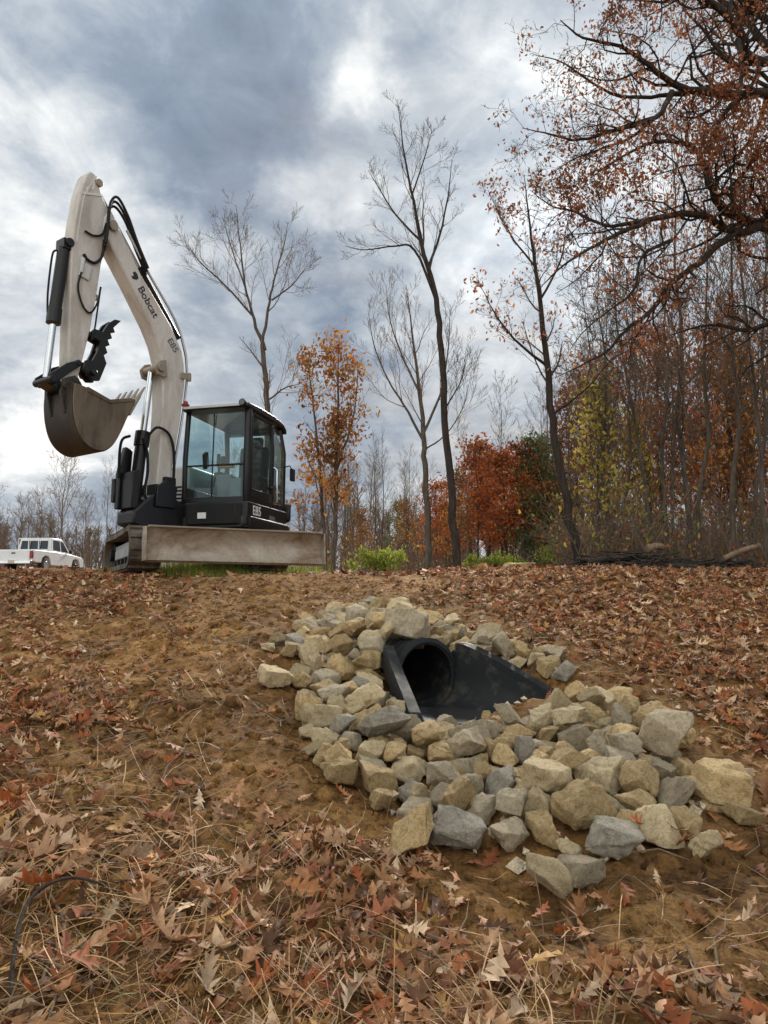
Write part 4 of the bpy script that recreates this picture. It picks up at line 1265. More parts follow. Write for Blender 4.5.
class Tree:
    def __init__(self, seed, **kw):
        self.rng = np.random.default_rng(seed)
        self.big = []; self.small = []; self.tips = []
        self.o = dict(wander=0.16, up=0.10, ang=(0.5, 0.95), kids=(7, 6, 5, 4), ratio=0.55, minr=0.004, levels=4, start=0.3, gnarl=0.0, lenmul=1.0, thick=0.56, kr=(.30, .52))
        self.o.update(kw)

    def path(self, pts, radii, lvl, split=4):
        """an explicit limb through points, then growth from it"""
        P = np.array(smoothpath(pts, split))
        radii = [q * self.o['thick'] for q in radii]
        t = np.linspace(0, 1, len(pts)); tt = np.linspace(0, 1, len(P))
        r = np.interp(tt, t, radii)
        w = self.rng.normal(0, 1, P.shape) * r[:, None] * 0.25
        w[0] = 0
        P = P + w
        self.big.append((P, r, 10 if radii[0] > 0.06 else 7))
        return P, r

    def kids_on(self, P, r, lvl, t0, n, length):
        rng = self.rng
        seg = np.linalg.norm(np.diff(P, axis=0), axis=1); cum = np.concatenate([[0], np.cumsum(seg)]); tot = cum[-1]
        phi = rng.uniform(0, 6.28)
        for q in range(n):
            t = t0 + (1 - t0) * (q + rng.uniform(0.1, 0.9)) / n
            d = t * tot
            i = min(np.searchsorted(cum, d), len(P) - 1); i = max(i, 1)
            f = (d - cum[i - 1]) / (seg[i - 1] + 1e-9)
            p = P[i - 1] + (P[i] - P[i - 1]) * f
            tan = unit(P[i] - P[i - 1]); rr = r[i - 1] + (r[i] - r[i - 1]) * f
            phi += 2.4 + rng.normal(0, 0.4)
            a = unit(np.cross(tan, [0.3, 0.9, 0.31])); b = np.cross(tan, a)
            an = rng.uniform(*self.o['ang'])
            dr = tan * math.cos(an) + (a * math.cos(phi) + b * math.sin(phi)) * math.sin(an)
            L = length * (1.15 - 0.75 * t) * rng.uniform(0.65, 1.25)
            self.grow(p, dr, L, max(min(rr * rng.uniform(*self.o['kr']), rr), self.o['minr']), lvl)

    def grow(self, p, d, L, r, lvl):
        o = self.o; rng = self.rng
        n = (9, 7, 6, 5, 4)[min(lvl, 4)]
        P = np.empty((n, 3)); P[0] = p; d = unit(d)
        w = o['wander'] * (1 + o['gnarl'] * (1.2 if lvl > 1 else .6))
        for i in range(1, n):
            d = unit(d + rng.normal(0, w, 3) + np.array([0, 0, o['up']]))
            P[i] = P[i - 1] + d * L / (n - 1)
        rad = r * (1 - 0.72 * np.linspace(0, 1, n)); rad = np.maximum(rad, o['minr'] * 0.6)
        k = 8 if r > 0.05 else (5 if r > 0.015 else 3)
        (self.big if lvl <= 1 else self.small).append((P, rad, k))
        if lvl >= o['levels'] - 1:
            self.tips.append((P[-1], d, L)); self.tips.append((P[n // 2], d, L))
            return
        nk = o['kids'][min(lvl, len(o['kids']) - 1)]
        self.kids_on(P, rad, lvl + 1, o['start'], nk, L * o['ratio'] * o['lenmul'])

    def leaves(self, n, size, colors, spread=0.12, droop=0.3, pick=None, share=0.35):
        rng = self.rng
        T = np.array([t[0] for t in self.tips]); D = np.array([t[1] for t in self.tips])
        if pick is not None:
            ok = pick(T)
            T, D = T[ok], D[ok]
        m = max(30, int(len(T) * share)); sub = rng.permutation(len(T))[:m]
        w = rng.random(len(sub)) ** 1.5 + .05; i = rng.choice(sub, n, p=w / w.sum())
        pos = T[i] + rng.normal(0, spread, (n, 3)); pos[:, 2] -= droop * spread
        protos = [leaf_proto(900 + j, True) for j in range(6)]
        rot = rotmats(*rng.uniform(0, 6.283, (3, n)))
        C = np.array(colors)
        c = C[rng.integers(0, len(C), n)] * rng.uniform(0.7, 1.25, (n, 1))
        # clumps lighter and darker
        c *= (0.85 + 0.35 * vnoise(pos[:, 0] * 1.1 + pos[:, 2], pos[:, 1] * 1.1 + pos[:, 2] * .7, 41))[:, None]
        return instance(protos, rng.integers(0, 6, n), pos, rot, np.full(n, size) * rng.uniform(.7, 1.3, n), c)

    def build(self, name, label, cat, group, loc=(0, 0, 0), barkm='bark', twigm='twig', foliage=None, fname='foliage'):
        root = empty(name, loc)
        tag(root, label, cat, group)
        V, F = tubes(self.big)
        np_obj('trunk', V - np.array(loc), F, M[barkm], root, smooth=True)
        if self.small:
            V, F = tubes(self.small)
            np_obj('branches', V - np.array(loc), F, M[twigm], root, smooth=True)
        if foliage is not None:
            V, F, C = foliage
            np_obj(fname, V - np.array(loc), F, M['treeleaf'], root, tint=C)
        return root


RUST = [(0.34, 0.12, 0.055), (0.42, 0.165, 0.07), (0.26, 0.085, 0.045), (0.46, 0.21, 0.09)]
ORANGE = [(0.56, 0.22, 0.05), (0.60, 0.29, 0.06), (0.46, 0.16, 0.045), (0.55, 0.33, 0.09), (0.36, 0.14, 0.05)]
REDOR = [(0.60, 0.17, 0.045), (0.52, 0.13, 0.04), (0.64, 0.25, 0.07), (0.45, 0.12, 0.04)]
YELLOW = [(0.56, 0.44, 0.08), (0.48, 0.38, 0.08), (0.38, 0.33, 0.09), (0.58, 0.46, 0.13)]
GREEN = [(0.15, 0.22, 0.075), (0.19, 0.25, 0.09), (0.11, 0.17, 0.055)]
LIME = [(0.46, 0.52, 0.08), (0.55, 0.57, 0.12), (0.34, 0.42, 0.07)]


def free_tree(seed, H, r, lean=(0, 0), first=0.35, main=12, spread=0.32, **kw):
    """a self-standing tree at the origin"""
    T = Tree(seed, **kw)
    rng = T.rng
    n = 7
    pts = [np.array([lean[0] * (i / (n - 1)) ** 1.3 * H + rng.normal(0, .006 * H) * (i > 0), lean[1] * (i / (n - 1)) * H + rng.normal(0, .006 * H) * (i > 0), H * i / (n - 1) - (0.25 if i == 0 else 0)]) for i in range(n)]
    P, rr = T.path(pts, [r * 1.15, r * .9, r * .78, r * .62, r * .45, r * .26, max(r * .1, .008)], 0, 3)
    T.kids_on(P, rr, 1, first, main, H * spread)
    return T


def oak():
    """the big oak reaching in from the right"""
    T = Tree(5, wander=0.22, up=0.015, ang=(0.45, 1.05), kids=(6, 7, 6, 4), ratio=0.52, levels=5, start=0.2, gnarl=0.9, minr=0.0036, thick=0.62, kr=(.36, .58))
    base = at(905, 560, 12.6); base[2] = hs(base[0], base[1]) - 0.3
    trunk = [base, at(890, 470, 12.6), at(872, 360, 12.5), at(852, 250, 12.4), at(828, 150, 12.4), at(800, 60, 12.3), at(768, -40, 12.3), at(740, -150, 12.2)]
    P, r = T.path(trunk, [.48, .40, .36, .33, .29, .25, .2, .15], 0, 4)
    T.kids_on(P, r, 1, 0.72, 7, 3.2)
    limbs = [
        ([(832, 168, 12.4), (790, 100, 12.2), (760, 93, 11.9), (715, 92, 11.6), (680, 88, 11.4), (650, 66, 11.2), (620, 46, 11.0), (583, 38, 10.8), (560, 20, 10.6)], [.20, .15, .13, .115, .09, .065, .045, .03, .012], 2.0),
        ([(672, 92, 11.4), (655, 118, 11.1), (615, 130, 10.9), (580, 140, 10.7), (550, 134, 10.5), (522, 128, 10.4)], [.085, .06, .045, .034, .022, .008], 1.5),
        ([(690, 92, 11.5), (660, 96, 11.7), (620, 96, 11.9), (585, 78, 12.0), (562, 62, 12.1), (535, 55, 12.2)], [.08, .055, .042, .032, .02, .008], 1.4),
        ([(655, 118, 11.1), (630, 138, 11.0), (598, 150, 10.9), (572, 160, 10.8), (548, 176, 10.7)], [.05, .036, .026, .016, .007], 1.2),
        ([(864, 320, 12.5), (815, 245, 12.0), (780, 228, 11.6), (740, 218, 11.3), (716, 200, 11.1), (704, 165, 10.9), (690, 145, 10.8), (655, 142, 10.6), (620, 158, 10.4), (590, 178, 10.2)], [.22, .17, .14, .12, .1, .08, .055, .04, .026, .01], 1.6),
        ([(780, 226, 11.6), (735, 232, 11.1), (700, 215, 10.8), (660, 218, 10.5), (622, 232, 10.3), (590, 248, 10.1), (560, 268, 9.9), (540, 288, 9.8)], [.14, .1, .085, .065, .05, .036, .022, .009], 1.7),
        ([(640, 222, 10.4), (605, 225, 10.6), (575, 212, 10.8), (550, 205, 11.0), (530, 190, 11.1)], [.055, .04, .03, .018, .007], 1.3),
        ([(735, 232, 11.1), (700, 262, 10.9), (672, 282, 10.7), (650, 312, 10.5), (625, 330, 10.4), (606, 352, 10.3), (580, 366, 10.2), (555, 378, 10.1)], [.1, .08, .065, .052, .04, .03, .018, .008], 1.3),
        ([(672, 240, 10.6), (642, 256, 10.4), (634, 290, 10.2), (610, 310, 10.1), (585, 330, 10.0), (570, 350, 9.9)], [.05, .036, .028, .02, .014, .007], 1.1),
        ([(868, 350, 12.5), (830, 330, 12.7), (790, 318, 13.0), (750, 330, 13.3), (710, 325, 13.6), (670, 335, 13.9)], [.18, .13, .1, .07, .04, .014], 1.5),
        ([(812, 90, 12.3), (770, 50, 12.6), (735, 10, 13.0), (690, -20, 13.4), (640, -40, 13.7)], [.16, .12, .09, .06, .02], 2.2),
        ([(800, 60, 12.3), (752, 60, 11.7), (735, 25, 11.3), (700, -5, 11.0), (655, -10, 10.7), (612, -30, 10.4)], [.16, .13, .11, .08, .05, .015], 2.0),
        ([(738, 40, 11.4), (742, 65, 11.0), (738, 95, 10.7), (720, 120, 10.4), (705, 150, 10.2)], [.08, .06, .045, .03, .01], 1.2),
        ([(716, 200, 11.1), (745, 172, 10.6), (756, 150, 10.3), (775, 130, 10.0)], [.06, .045, .03, .012], 1.1),
        ([(850, 240, 12.4), (880, 180, 12.0), (905, 120, 11.5), (920, 40, 11.2)], [.2, .15, .1, .03], 2.4),
    ]
    for pts, rad, ln in limbs:
        P, r = T.path([at(*p) for p in pts], rad, 0, 4)
        T.kids_on(P, r, 2, 0.22, int(5 + 2.4 * len(pts)), ln)
    fol = T.leaves(18500, 0.066, RUST, 0.085, 0.4, share=.22,
                   pick=lambda P: (lambda px, py: T.rng.random(len(P)) < np.clip(0.12 + sstep(530, 680, px) * 0.8 - 0.6 * sstep(230, 330, py), 0.05, 1))(*proj(P[:, 0], P[:, 1], P[:, 2])))
    root = T.build('oak_tree', 'big spreading oak with dark crooked limbs and rust leaves, at the right', 'tree', None, tuple(base), 'barkdark', 'barkdark', fol)
    return root


def main_trees():
    # tall bare tree leaning left, nearest of the middle
    Y = 15.5
    T = Tree(11, wander=.13, up=.10, ang=(.35, .8), kids=(6, 8, 7, 5), ratio=.56, levels=5, start=.25, minr=.0029)
    pts = [at(459, 580, Y), at(452, 500, Y), at(446, 420, Y), at(441, 350, Y), at(436, 300, Y), at(424, 255, Y), at(416, 215, Y), at(405, 160, Y), at(398, 105, Y)]
    pts[0][2] = hs(pts[0][0], Y) - .2
    P, r = T.path(pts, [.17, .145, .13, .12, .105, .085, .06, .035, .01], 0, 4)
    T.kids_on(P, r, 2, .62, 15, 1.7)
    for lp, rad in (([(436, 300, Y), (415, 250, Y - .2), (395, 246, Y - .5), (365, 250, Y - .8), (345, 246, Y - 1)], [.06, .045, .032, .02, .007]),
                    ([(428, 268, Y), (440, 235, Y + .3), (448, 195, Y + .6), (452, 160, Y + .8)], [.06, .045, .028, .008]),
                    ([(420, 240, Y), (396, 215, Y + .4), (380, 190, Y + .6), (368, 170, Y + .8)], [.05, .036, .022, .007]),
                    ([(412, 195, Y), (424, 160, Y - .4), (432, 130, Y - .6)], [.035, .022, .007]),
                    ([(445, 410, Y), (462, 378, Y), (466, 350, Y)], [.03, .02, .006])):
        P, r = T.path([at(*p) for p in lp], rad, 0, 4)
        T.kids_on(P, r, 2, .25, 9, .95)
    T.build('bare_tree', 'tall bare dark tree in the middle, its trunk leaning left against the sky', 'tree', None, tuple(pts[0]), 'barkdark', 'twig')
    # tree with a few rust leaves, right of it
    Y = 15.0
    T = Tree(12, wander=.14, up=.10, ang=(.4, .85), kids=(6, 8, 7, 5), ratio=.56, levels=5, start=.25, minr=.0029)
    pts = [at(583, 580, Y), at(570, 520, Y), at(557, 450, Y), at(549, 390, Y), at(543, 330, Y), at(537, 280, Y), at(530, 225, Y), at(524, 175, Y)]
    pts[0][2] = hs(pts[0][0], Y) - .2
    P, r = T.path(pts, [.19, .16, .14, .125, .10, .07, .04, .012], 0, 4)
    T.kids_on(P, r, 2, .45, 16, 1.5)
    for lp, rad in (([(546, 365, Y), (520, 345, Y - .2), (498, 318, Y - .4), (480, 285, Y - .5)], [.06, .045, .03, .008]),
                    ([(540, 300, Y), (560, 262, Y + .3), (566, 230, Y + .5), (572, 200, Y + .6)], [.05, .035, .022, .007]),
                    ([(536, 268, Y), (514, 240, Y), (498, 212, Y), (488, 190, Y)], [.045, .03, .02, .007]),
                    ([(552, 415, Y), (585, 390, Y - .3), (612, 360, Y - .5), (640, 345, Y - .6)], [.04, .03, .02, .007])):
        P, r = T.path([at(*p) for p in lp], rad, 0, 4)
        T.kids_on(P, r, 2, .25, 9, .9)
    fol = T.leaves(900, .085, RUST, .10)
    T.build('sparse_tree', 'tall dark tree with a few rust leaves left near its top', 'tree', None, tuple(pts[0]), 'barkdark', 'twig', fol)
    # forked bare tree behind the cab
    Y = 21.0
    T = Tree(13, wander=.12, up=.12, ang=(.4, .85), kids=(6, 8, 7, 5), ratio=.56, levels=5, start=.25, minr=.0041)
    pts = [at(267, 575, Y), at(266, 500, Y), at(267, 430, Y), at(266, 385, Y), at(262, 345, Y)]
    pts[0][2] = hs(pts[0][0], Y) - .3
    P, r = T.path(pts, [.19, .165, .15, .14, .12], 0, 4)
    T.kids_on(P, r, 2, .6, 5, 1.8)
    for lp, rad in (([(265, 350, Y), (254, 320, Y), (245, 285, Y), (240, 245, Y), (236, 205, Y)], [.1, .08, .055, .035, .01]),
                    ([(262, 345, Y), (268, 310, Y), (274, 280, Y), (284, 245, Y + .5), (288, 222, Y + .8)], [.09, .07, .05, .03, .01]),
                    ([(252, 315, Y), (225, 285, Y - .4), (200, 262, Y - .8), (185, 240, Y - 1)], [.06, .045, .028, .008]),
                    ([(272, 300, Y), (292, 285, Y + .6), (310, 262, Y + 1)], [.05, .035, .01]),
                    ([(246, 290, Y), (232, 250, Y + .6), (222, 215, Y + 1)], [.05, .03, .009]),
                    ([(268, 400, Y), (285, 388, Y), (300, 384, Y - .3)], [.05, .035, .01])):
        P, r = T.path([at(*p) for p in lp], rad, 0, 4)
        T.kids_on(P, r, 2, .2, 11, 1.5)
    T.build('bare_tree', 'bare tree with a wide forked crown rising behind the machine cab', 'tree', None, tuple(pts[0]), 'bark', 'twigfar')
    # pale v-crowned bare tree behind the leaning one
    Y = 22.0
    T = Tree(14, wander=.10, up=.16, ang=(.35, .75), kids=(6, 8, 7, 5), ratio=.56, levels=5, start=.25, minr=.0044)
    pts = [at(430, 578, Y), at(428, 520, Y), at(425, 465, Y), at(423, 430, Y), at(418, 380, Y), at(412, 330, Y), at(406, 285, Y)]
    pts[0][2] = hs(pts[0][0], Y) - .3
    P, r = T.path(pts, [.19, .17, .15, .13, .09, .05, .012], 0, 4)
    T.kids_on(P, r, 2, .5, 14, 2.0)
    for lp, rad in (([(423, 440, Y), (404, 405, Y), (388, 380, Y), (374, 345, Y), (368, 310, Y)], [.08, .06, .045, .03, .01]),
                    ([(424, 432, Y), (440, 395, Y), (448, 350, Y), (450, 310, Y)], [.08, .06, .035, .01]),
                    ([(418, 390, Y), (402, 355, Y), (390, 320, Y), (386, 285, Y)], [.06, .045, .03, .01]),
                    ([(424, 450, Y), (445, 435, Y), (462, 410, Y), (470, 380, Y)], [.05, .035, .022, .008])):
        P, r = T.path([at(*p) for p in lp], rad, 0, 4)
        T.kids_on(P, r, 2, .2, 11, 1.6)
    T.build('bare_tree', 'pale bare tree with steep v-shaped branches just left of the leaning trunk', 'tree', None, tuple(pts[0]), 'bark', 'twigfar')
    # orange-brown oak beside the machine
    Y = 16.0
    T = Tree(15, wander=.13, up=.12, ang=(.5, 1.0), kids=(5, 5, 4, 4), ratio=.5, levels=4, start=.2, minr=.004)
    b = at(333, 575, Y); b[2] = hs(b[0], Y) - .25
    for lp, rad, nk in (([tuple(b), at(335, 520, Y), at(337, 450, Y), at(338, 400, Y), at(338, 345, Y)], [.1, .085, .07, .045, .012], 26),
                        ([tuple(at(326, 572, Y) - [0, 0, .4]), at(323, 510, Y), at(318, 450, Y - .3), at(312, 395, Y - .4), at(308, 365, Y - .5)], [.085, .07, .05, .03, .01], 18),
                        ([at(337, 470, Y), at(350, 430, Y + .2), at(356, 400, Y + .3), at(358, 365, Y + .4)], [.05, .04, .025, .01], 12)):
        P, r = T.path(lp, rad, 0, 4)
        T.kids_on(P, r, 2, .25, nk, 0.95)
    fol = T.leaves(3000, .095, ORANGE, .14, share=.25)
    T.build('oak_sapling', 'young oak thick with orange-brown leaves standing right of the machine', 'tree', None, tuple(b), 'bark', 'twig', fol)


def forest():
    rng = np.random.default_rng(99)
    near = dict(levels=4, start=.2, kids=(5, 6, 5, 4), ratio=.5, up=.13)
    P = []
    for s in range(4):
        P.append(free_tree(200 + s, 8.2 + .8 * s, .085 + .012 * s, lean=(rng.uniform(-.1, .1), 0), first=.3, main=24, spread=.26, minr=.007, wander=.13, ang=(.4, .9), **near))
    protos = []
    for i, T in enumerate(P):
        r = T.build('bare_tree', 'bare thin grey-brown tree standing in the wood', 'tree', 'bare trees of the wood on the right', (0, 0, 0), 'bark', 'twigfar')
        protos.append(r)
    rust = []
    for i, (c, nm, n) in enumerate(((REDOR, 'red', 2600), (REDOR, 'red', 2200), (RUST, 'rust', 1700), (YELLOW, 'yellow', 1100), (ORANGE, 'orange', 1500))):
        T = free_tree(230 + i, 5.2 + .5 * (i % 3), .085, first=.2, main=26, spread=.27, minr=.009, wander=.16, ang=(.5, 1.1), levels=4, start=.15, kids=(5, 6, 5, 4), ratio=.52, up=.07)
        fol = T.leaves(n, .14, c, .2, share=.22)
        rust.append(T.build('autumn_tree', {'red': 'bushy tree with red-orange leaves at the wood edge, middle of the picture', 'rust': 'tree with dull rust-brown leaves inside the right-hand wood',
                                            'yellow': 'tree with yellow-green leaves in front of the dark wood', 'orange': 'tree with sparse orange leaves at the wood edge'}[nm], 'tree', 'coloured trees at the wood edge', (0, 0, 0), 'bark', 'twig', fol))
    # green pine
    T = Tree(260, wander=.06, up=.03, ang=(1.1, 1.5), kids=(6, 6, 4), ratio=.4, levels=4, start=.15, minr=.008)
    Pp, rr = T.path([np.array([0, 0, -.2]), np.array([.05, 0, 2]), np.array([0, .05, 4.2]), np.array([0, 0, 6.4])], [.12, .09, .06, .012], 0, 4)
    T.kids_on(Pp, rr, 1, .12, 46, 1.7)
    pine = T.build('pine_tree', 'dark green pine half hidden between bare trunks', 'tree', 'green trees within the wood', (0, 0, 0), 'bark', 'twig', T.leaves(3800, .14, GREEN, .15))
    used = set()

    def put(proto, px, Y, s, rz, label=None, group=None):
        o = proto if proto not in used else copy_tree(proto)
        used.add(proto)
        x = (px - 384) / (FPX * 0.997) * Y
        o.location = (x, Y, hs(x, Y) - .1); o.rotation_euler = (0, 0, rz); o.scale = (s, s, s * rng.uniform(.95, 1.15))
        if label: o['label'] = label
        if group: o['group'] = group
        return o
    # coloured trees
    for (pr, px, Y, s) in ((rust[0], 505, 27, .86), (rust[1], 478, 29, .88), (rust[0], 540, 31, .95), (rust[1], 436, 33, 0.72), (rust[1], 524, 26, .74), (rust[0], 490, 33, .98)):
        q = put(pr, px, Y, s, rng.uniform(0, 6.28)); q.scale = (s * 1.35, s * 1.35, s * rng.uniform(.9, 1.1))
    for (pr, px, Y, s) in ((rust[2], 650, 30, 1.35), (rust[2], 720, 26, 1.2), (rust[2], 690, 34, 1.6), (rust[2], 590, 36, 1.5), (rust[2], 780, 24, 1.2), (rust[2], 612, 25, 1.15), (rust[2], 665, 22, 1.1), (rust[2], 575, 29, 1.15), (rust[2], 735, 21, 1.0)):
        put(pr, px, Y, s, rng.uniform(0, 6.28))
    put(rust[3], 600, 17.5, .86, 1.0); put(rust[3], 640, 21, .8, 2.2, 'thin yellow-leaved tree further back, right of the first yellow one')
    put(rust[4], 742, 20, .95, 2.0, 'tree with sparse orange leaves at the right side of the wood')
    put(rust[4], 455, 26, .6, 3.0, 'low orange-leaved tree just left of the leaning trunk')
    put(pine, 535, 26, .68, 0); put(pine, 548, 30, .8, 2, 'second green pine, behind the first between bare trunks')
    put(pine, 400, 60, .9, 1, 'far dark green pine rising above the distant wood left of centre')
    # bare trees of the wood: denser to the right
    n = 0
    for i in range(58):
        px = 470 + 420 * rng.random() ** .8
        Y = rng.uniform(17, 44)
        if px < 560 and Y < 24: Y += 10
        put(protos[rng.integers(4)], px, Y, rng.uniform(.50, .98) * (0.9 if px < 560 else 1.05), rng.uniform(0, 6.28))
    for (px, Y, s, lean) in ((658, 17, 1.0, -.14), (700, 15.5, .95, .05), (735, 15, 1.0, .03), (768, 14.5, 1.05, -.03), (622, 19, .9, .06), (690, 18, 1.05, -.08), (755, 17, 1.0, .07), (800, 15, 1.1, -.05)):
        o = put(protos[rng.integers(4)], px, Y, s, rng.uniform(0, 6.28), 'dark bare trunk at the front edge of the right-hand wood', 'front trunks of the right-hand wood')
        o.rotation_euler = (0, lean, rng.uniform(-.3, .3))
    for px, Y, s in ((350, 42, .55), (372, 46, .62), (392, 40, .5), (318, 44, .6), (305, 50, .62), (412, 47, .6), (340, 52, .7), (445, 44, .6), (460, 50, .7)):
        put(protos[rng.integers(4)], px, Y, s, rng.uniform(0, 6.28), 'distant bare tree above the low wood between machine and red trees', 'distant bare trees left of centre')
    for i in range(30):
        px = rng.uniform(325, 585); Y = rng.uniform(29, 42)
        put(protos[rng.integers(4)], px, Y, rng.uniform(.46, .66) * Y / 34, rng.uniform(0, 6.28), 'low bare tree in the belt of wood behind the crest, centre', 'belt of low bare trees at centre')
    for px, Y, s in ((408, 36, .62), (446, 30, .5), (565, 34, .75), (360, 40, .6), (470, 38, .8), (530, 38, .9)):
        q = put(rust[4] if px != 446 else rust[1], px, Y, s, rng.uniform(0, 6), 'small rust-orange tree within the belt of wood at centre', 'small orange trees at centre'); q.scale = (s * 1.3, s * 1.3, s)
    # distant bare trees on the left
    T = free_tree(280, 7.0, .15, first=.16, main=26, spread=.55, minr=.010, wander=.13, ang=(.5, 1.0), levels=4, start=.2, kids=(5, 6, 5, 4), ratio=.52, up=.10)
    spread = T.build('spreading_tree', 'wide bare tree far behind the white pickup truck', 'tree', 'distant bare trees on the left', (0, 0, 0), 'twigfar', 'twigfar')
    put(spread, 62, 48, .92, .5)
    for px, Y, s, lb in ((20, 52, .72, 'smaller bare tree far off at the left edge'), (36, 60, .8, 'bare tree far behind, left of the wide one'), (85, 56, .75, 'bare tree far behind, right of the wide one'), (-12, 50, .8, 'bare tree partly cut by the left edge'),
                         (232, 46, .9, 'bare tree showing behind the cab roof, left of the forked one')):
        put(spread, px, Y, s, rng.uniform(0, 6), lb)
    put(protos[1], 106, 44, .66, 1, 'slim upright bare tree left of the machine', 'distant bare trees on the left')
    put(protos[2], 116, 50, .6, 1, 'slim far tree half hidden by the machine', 'distant bare trees on the left')
    # dead branches and understory
    V = []; br = []; lv = []
    n = 3000
    Y = rng.uniform(14.5, 40, n); px = np.where(rng.random(n) < .72, rng.uniform(560, 900, n), rng.uniform(300, 620, n))
    Y = np.where(px < 560, np.maximum(Y, 24 + 14 * rng.random(n)), Y)
    X = (px - 384) / FPX * Y; Z = h(X, Y)
    for i in range(n):
        hgt = rng.uniform(.5, 2.6) * (.75 if px[i] < 560 else 1)
        a = rng.uniform(0, 6.28); b = rng.normal(0, .5)
        q = [np.array([X[i], Y[i], Z[i]])]
        d = np.array([math.cos(a) * .3, math.sin(a) * .3, 1.0])
        for s in range(4):
            d = d + rng.normal(0, .28, 3); d[2] -= .12 * s * abs(b)
            q.append(q[-1] + unit(d) * hgt / 4)
        r = .005 + .0006 * Y[i] * .5
        br.append((np.array(q), np.array([r, r, r * .9, r * .7, r * .5]), 3))
        for s in range(2):
            st = q[1 + s]; d2 = unit(rng.normal(0, 1, 3) + np.array([0, 0, .9])) * hgt * .4
            br.append((np.array([st, st + d2 * .5 + rng.normal(0, .03, 3), st + d2]), np.array([r * .7, r * .6, r * .4]), 3))
        if rng.random() < .75:
            for s in range(4):
                lv.append(q[rng.integers(1, 5)] + rng.normal(0, .12, 3))
    V, F = tubes(br)
    o = np_obj('undergrowth', V, F, M['twigfar'], smooth=True)
    tag(o, 'tangled bare brush filling the wood floor', 'undergrowth', kind='stuff')
    lv = np.array(lv); n = len(lv)
    c = np.array(RUST + YELLOW[:2] + [(0.16, .18, .06), (.2, .13, .07), (.24, .16, .1)])[rng.integers(0, 9, n)]
    V, F, C = instance([leaf_proto(950 + j, True) for j in range(4)], rng.integers(0, 4, n), lv, rotmats(*rng.uniform(0, 6.28, (3, n))), np.full(n, .13), c)
    o = np_obj('undergrowth_leaves', V, F, M['treeleaf'], tint=C)
    tag(o, 'scattered brown and green leaves clinging to the brush', 'leaves', kind='stuff')
    # far-off wood closing the view
    br = []
    for i in range(620):
        px_ = rng.uniform(-120, 900); Yy = rng.uniform(58, 95)
        if px_ < 330 and rng.random() < .35: continue
        X_ = (px_ - 384) / FPX * Yy; z = hs(X_, Yy)
        H = rng.uniform(3.0, 7.5) * (0.8 if px_ < 130 else 1) 
        top = np.array([X_ + rng.normal(0, .4), Yy, z + H])
        b0 = np.array([X_, Yy, z - .2])
        r = .07 + .05 * rng.random()
        br.append((np.array([b0, (b0 + top) / 2 + rng.normal(0, .1, 3), top]), np.array([r, r * .7, .02]), 4))
        for k in range(26):
            t = rng.uniform(.2, .97); p = b0 + (top - b0) * t
            d = unit(np.array([rng.normal(), rng.normal(), 1.0 + rng.random()])) * H * rng.uniform(.15, .36) * (1.15 - t * .7)
            m = p + d * .5 + rng.normal(0, .1, 3)
            br.append((np.array([p, m, p + d]), np.array([.035, .026, .012]), 3))
            for w in range(3):
                d2 = unit(rng.normal(0, 1, 3) + np.array([0, 0, .8])) * H * .1
                br.append((np.array([m, m + d2 * .5, m + d2]), np.array([.018, .015, .01]), 3))
    V, F = tubes(br)
    o = np_obj('far_woods', V, F, M['twigfar'], smooth=True)
    tag(o, 'grey-brown leafless wood far behind the clearing', 'wood', kind='stuff')
    # yellow-green shrubs
    for j, (px_, py_, Yy, wd, ht, lab) in enumerate(((377, 563, 19, .62, .68, 'bright yellow-green shrub left of the leaning trunk'), (492, 563, 20, .5, .52, 'yellow-green shrub right of the leaning trunk'), (512, 565, 21, .42, .4, 'small yellow-green shrub, rightmost of the low green ones'),
                                                     (468, 566, 21, .3, .3, 'tiny green shrub touching the leaning trunk'), (560, 540, 24, .7, 1.2, 'loose green bush behind the sparse-leaved trunk'))):
        T = Tree(400 + j, wander=.2, up=.1, ang=(.4, 1), kids=(4, 4), ratio=.5, levels=4, start=.2, minr=.004)
        X_ = (px_ - 384) / FPX * Yy; b0 = np.array([X_, Yy, hs(X_, Yy) - .05])
        for k in range(16):
            T.grow(b0 + np.array([rng.normal(0, wd * .4), rng.normal(0, .25), 0]), np.array([rng.normal(0, .35), rng.normal(0, .35), 1]), ht * rng.uniform(.7, 1.05), .012, 1)
        fol = T.leaves(1500, .085, LIME, .07)
        T.build('green_shrub', lab, 'shrub', 'low green shrubs at the wood edge', tuple(b0), 'twig', 'twig', fol)


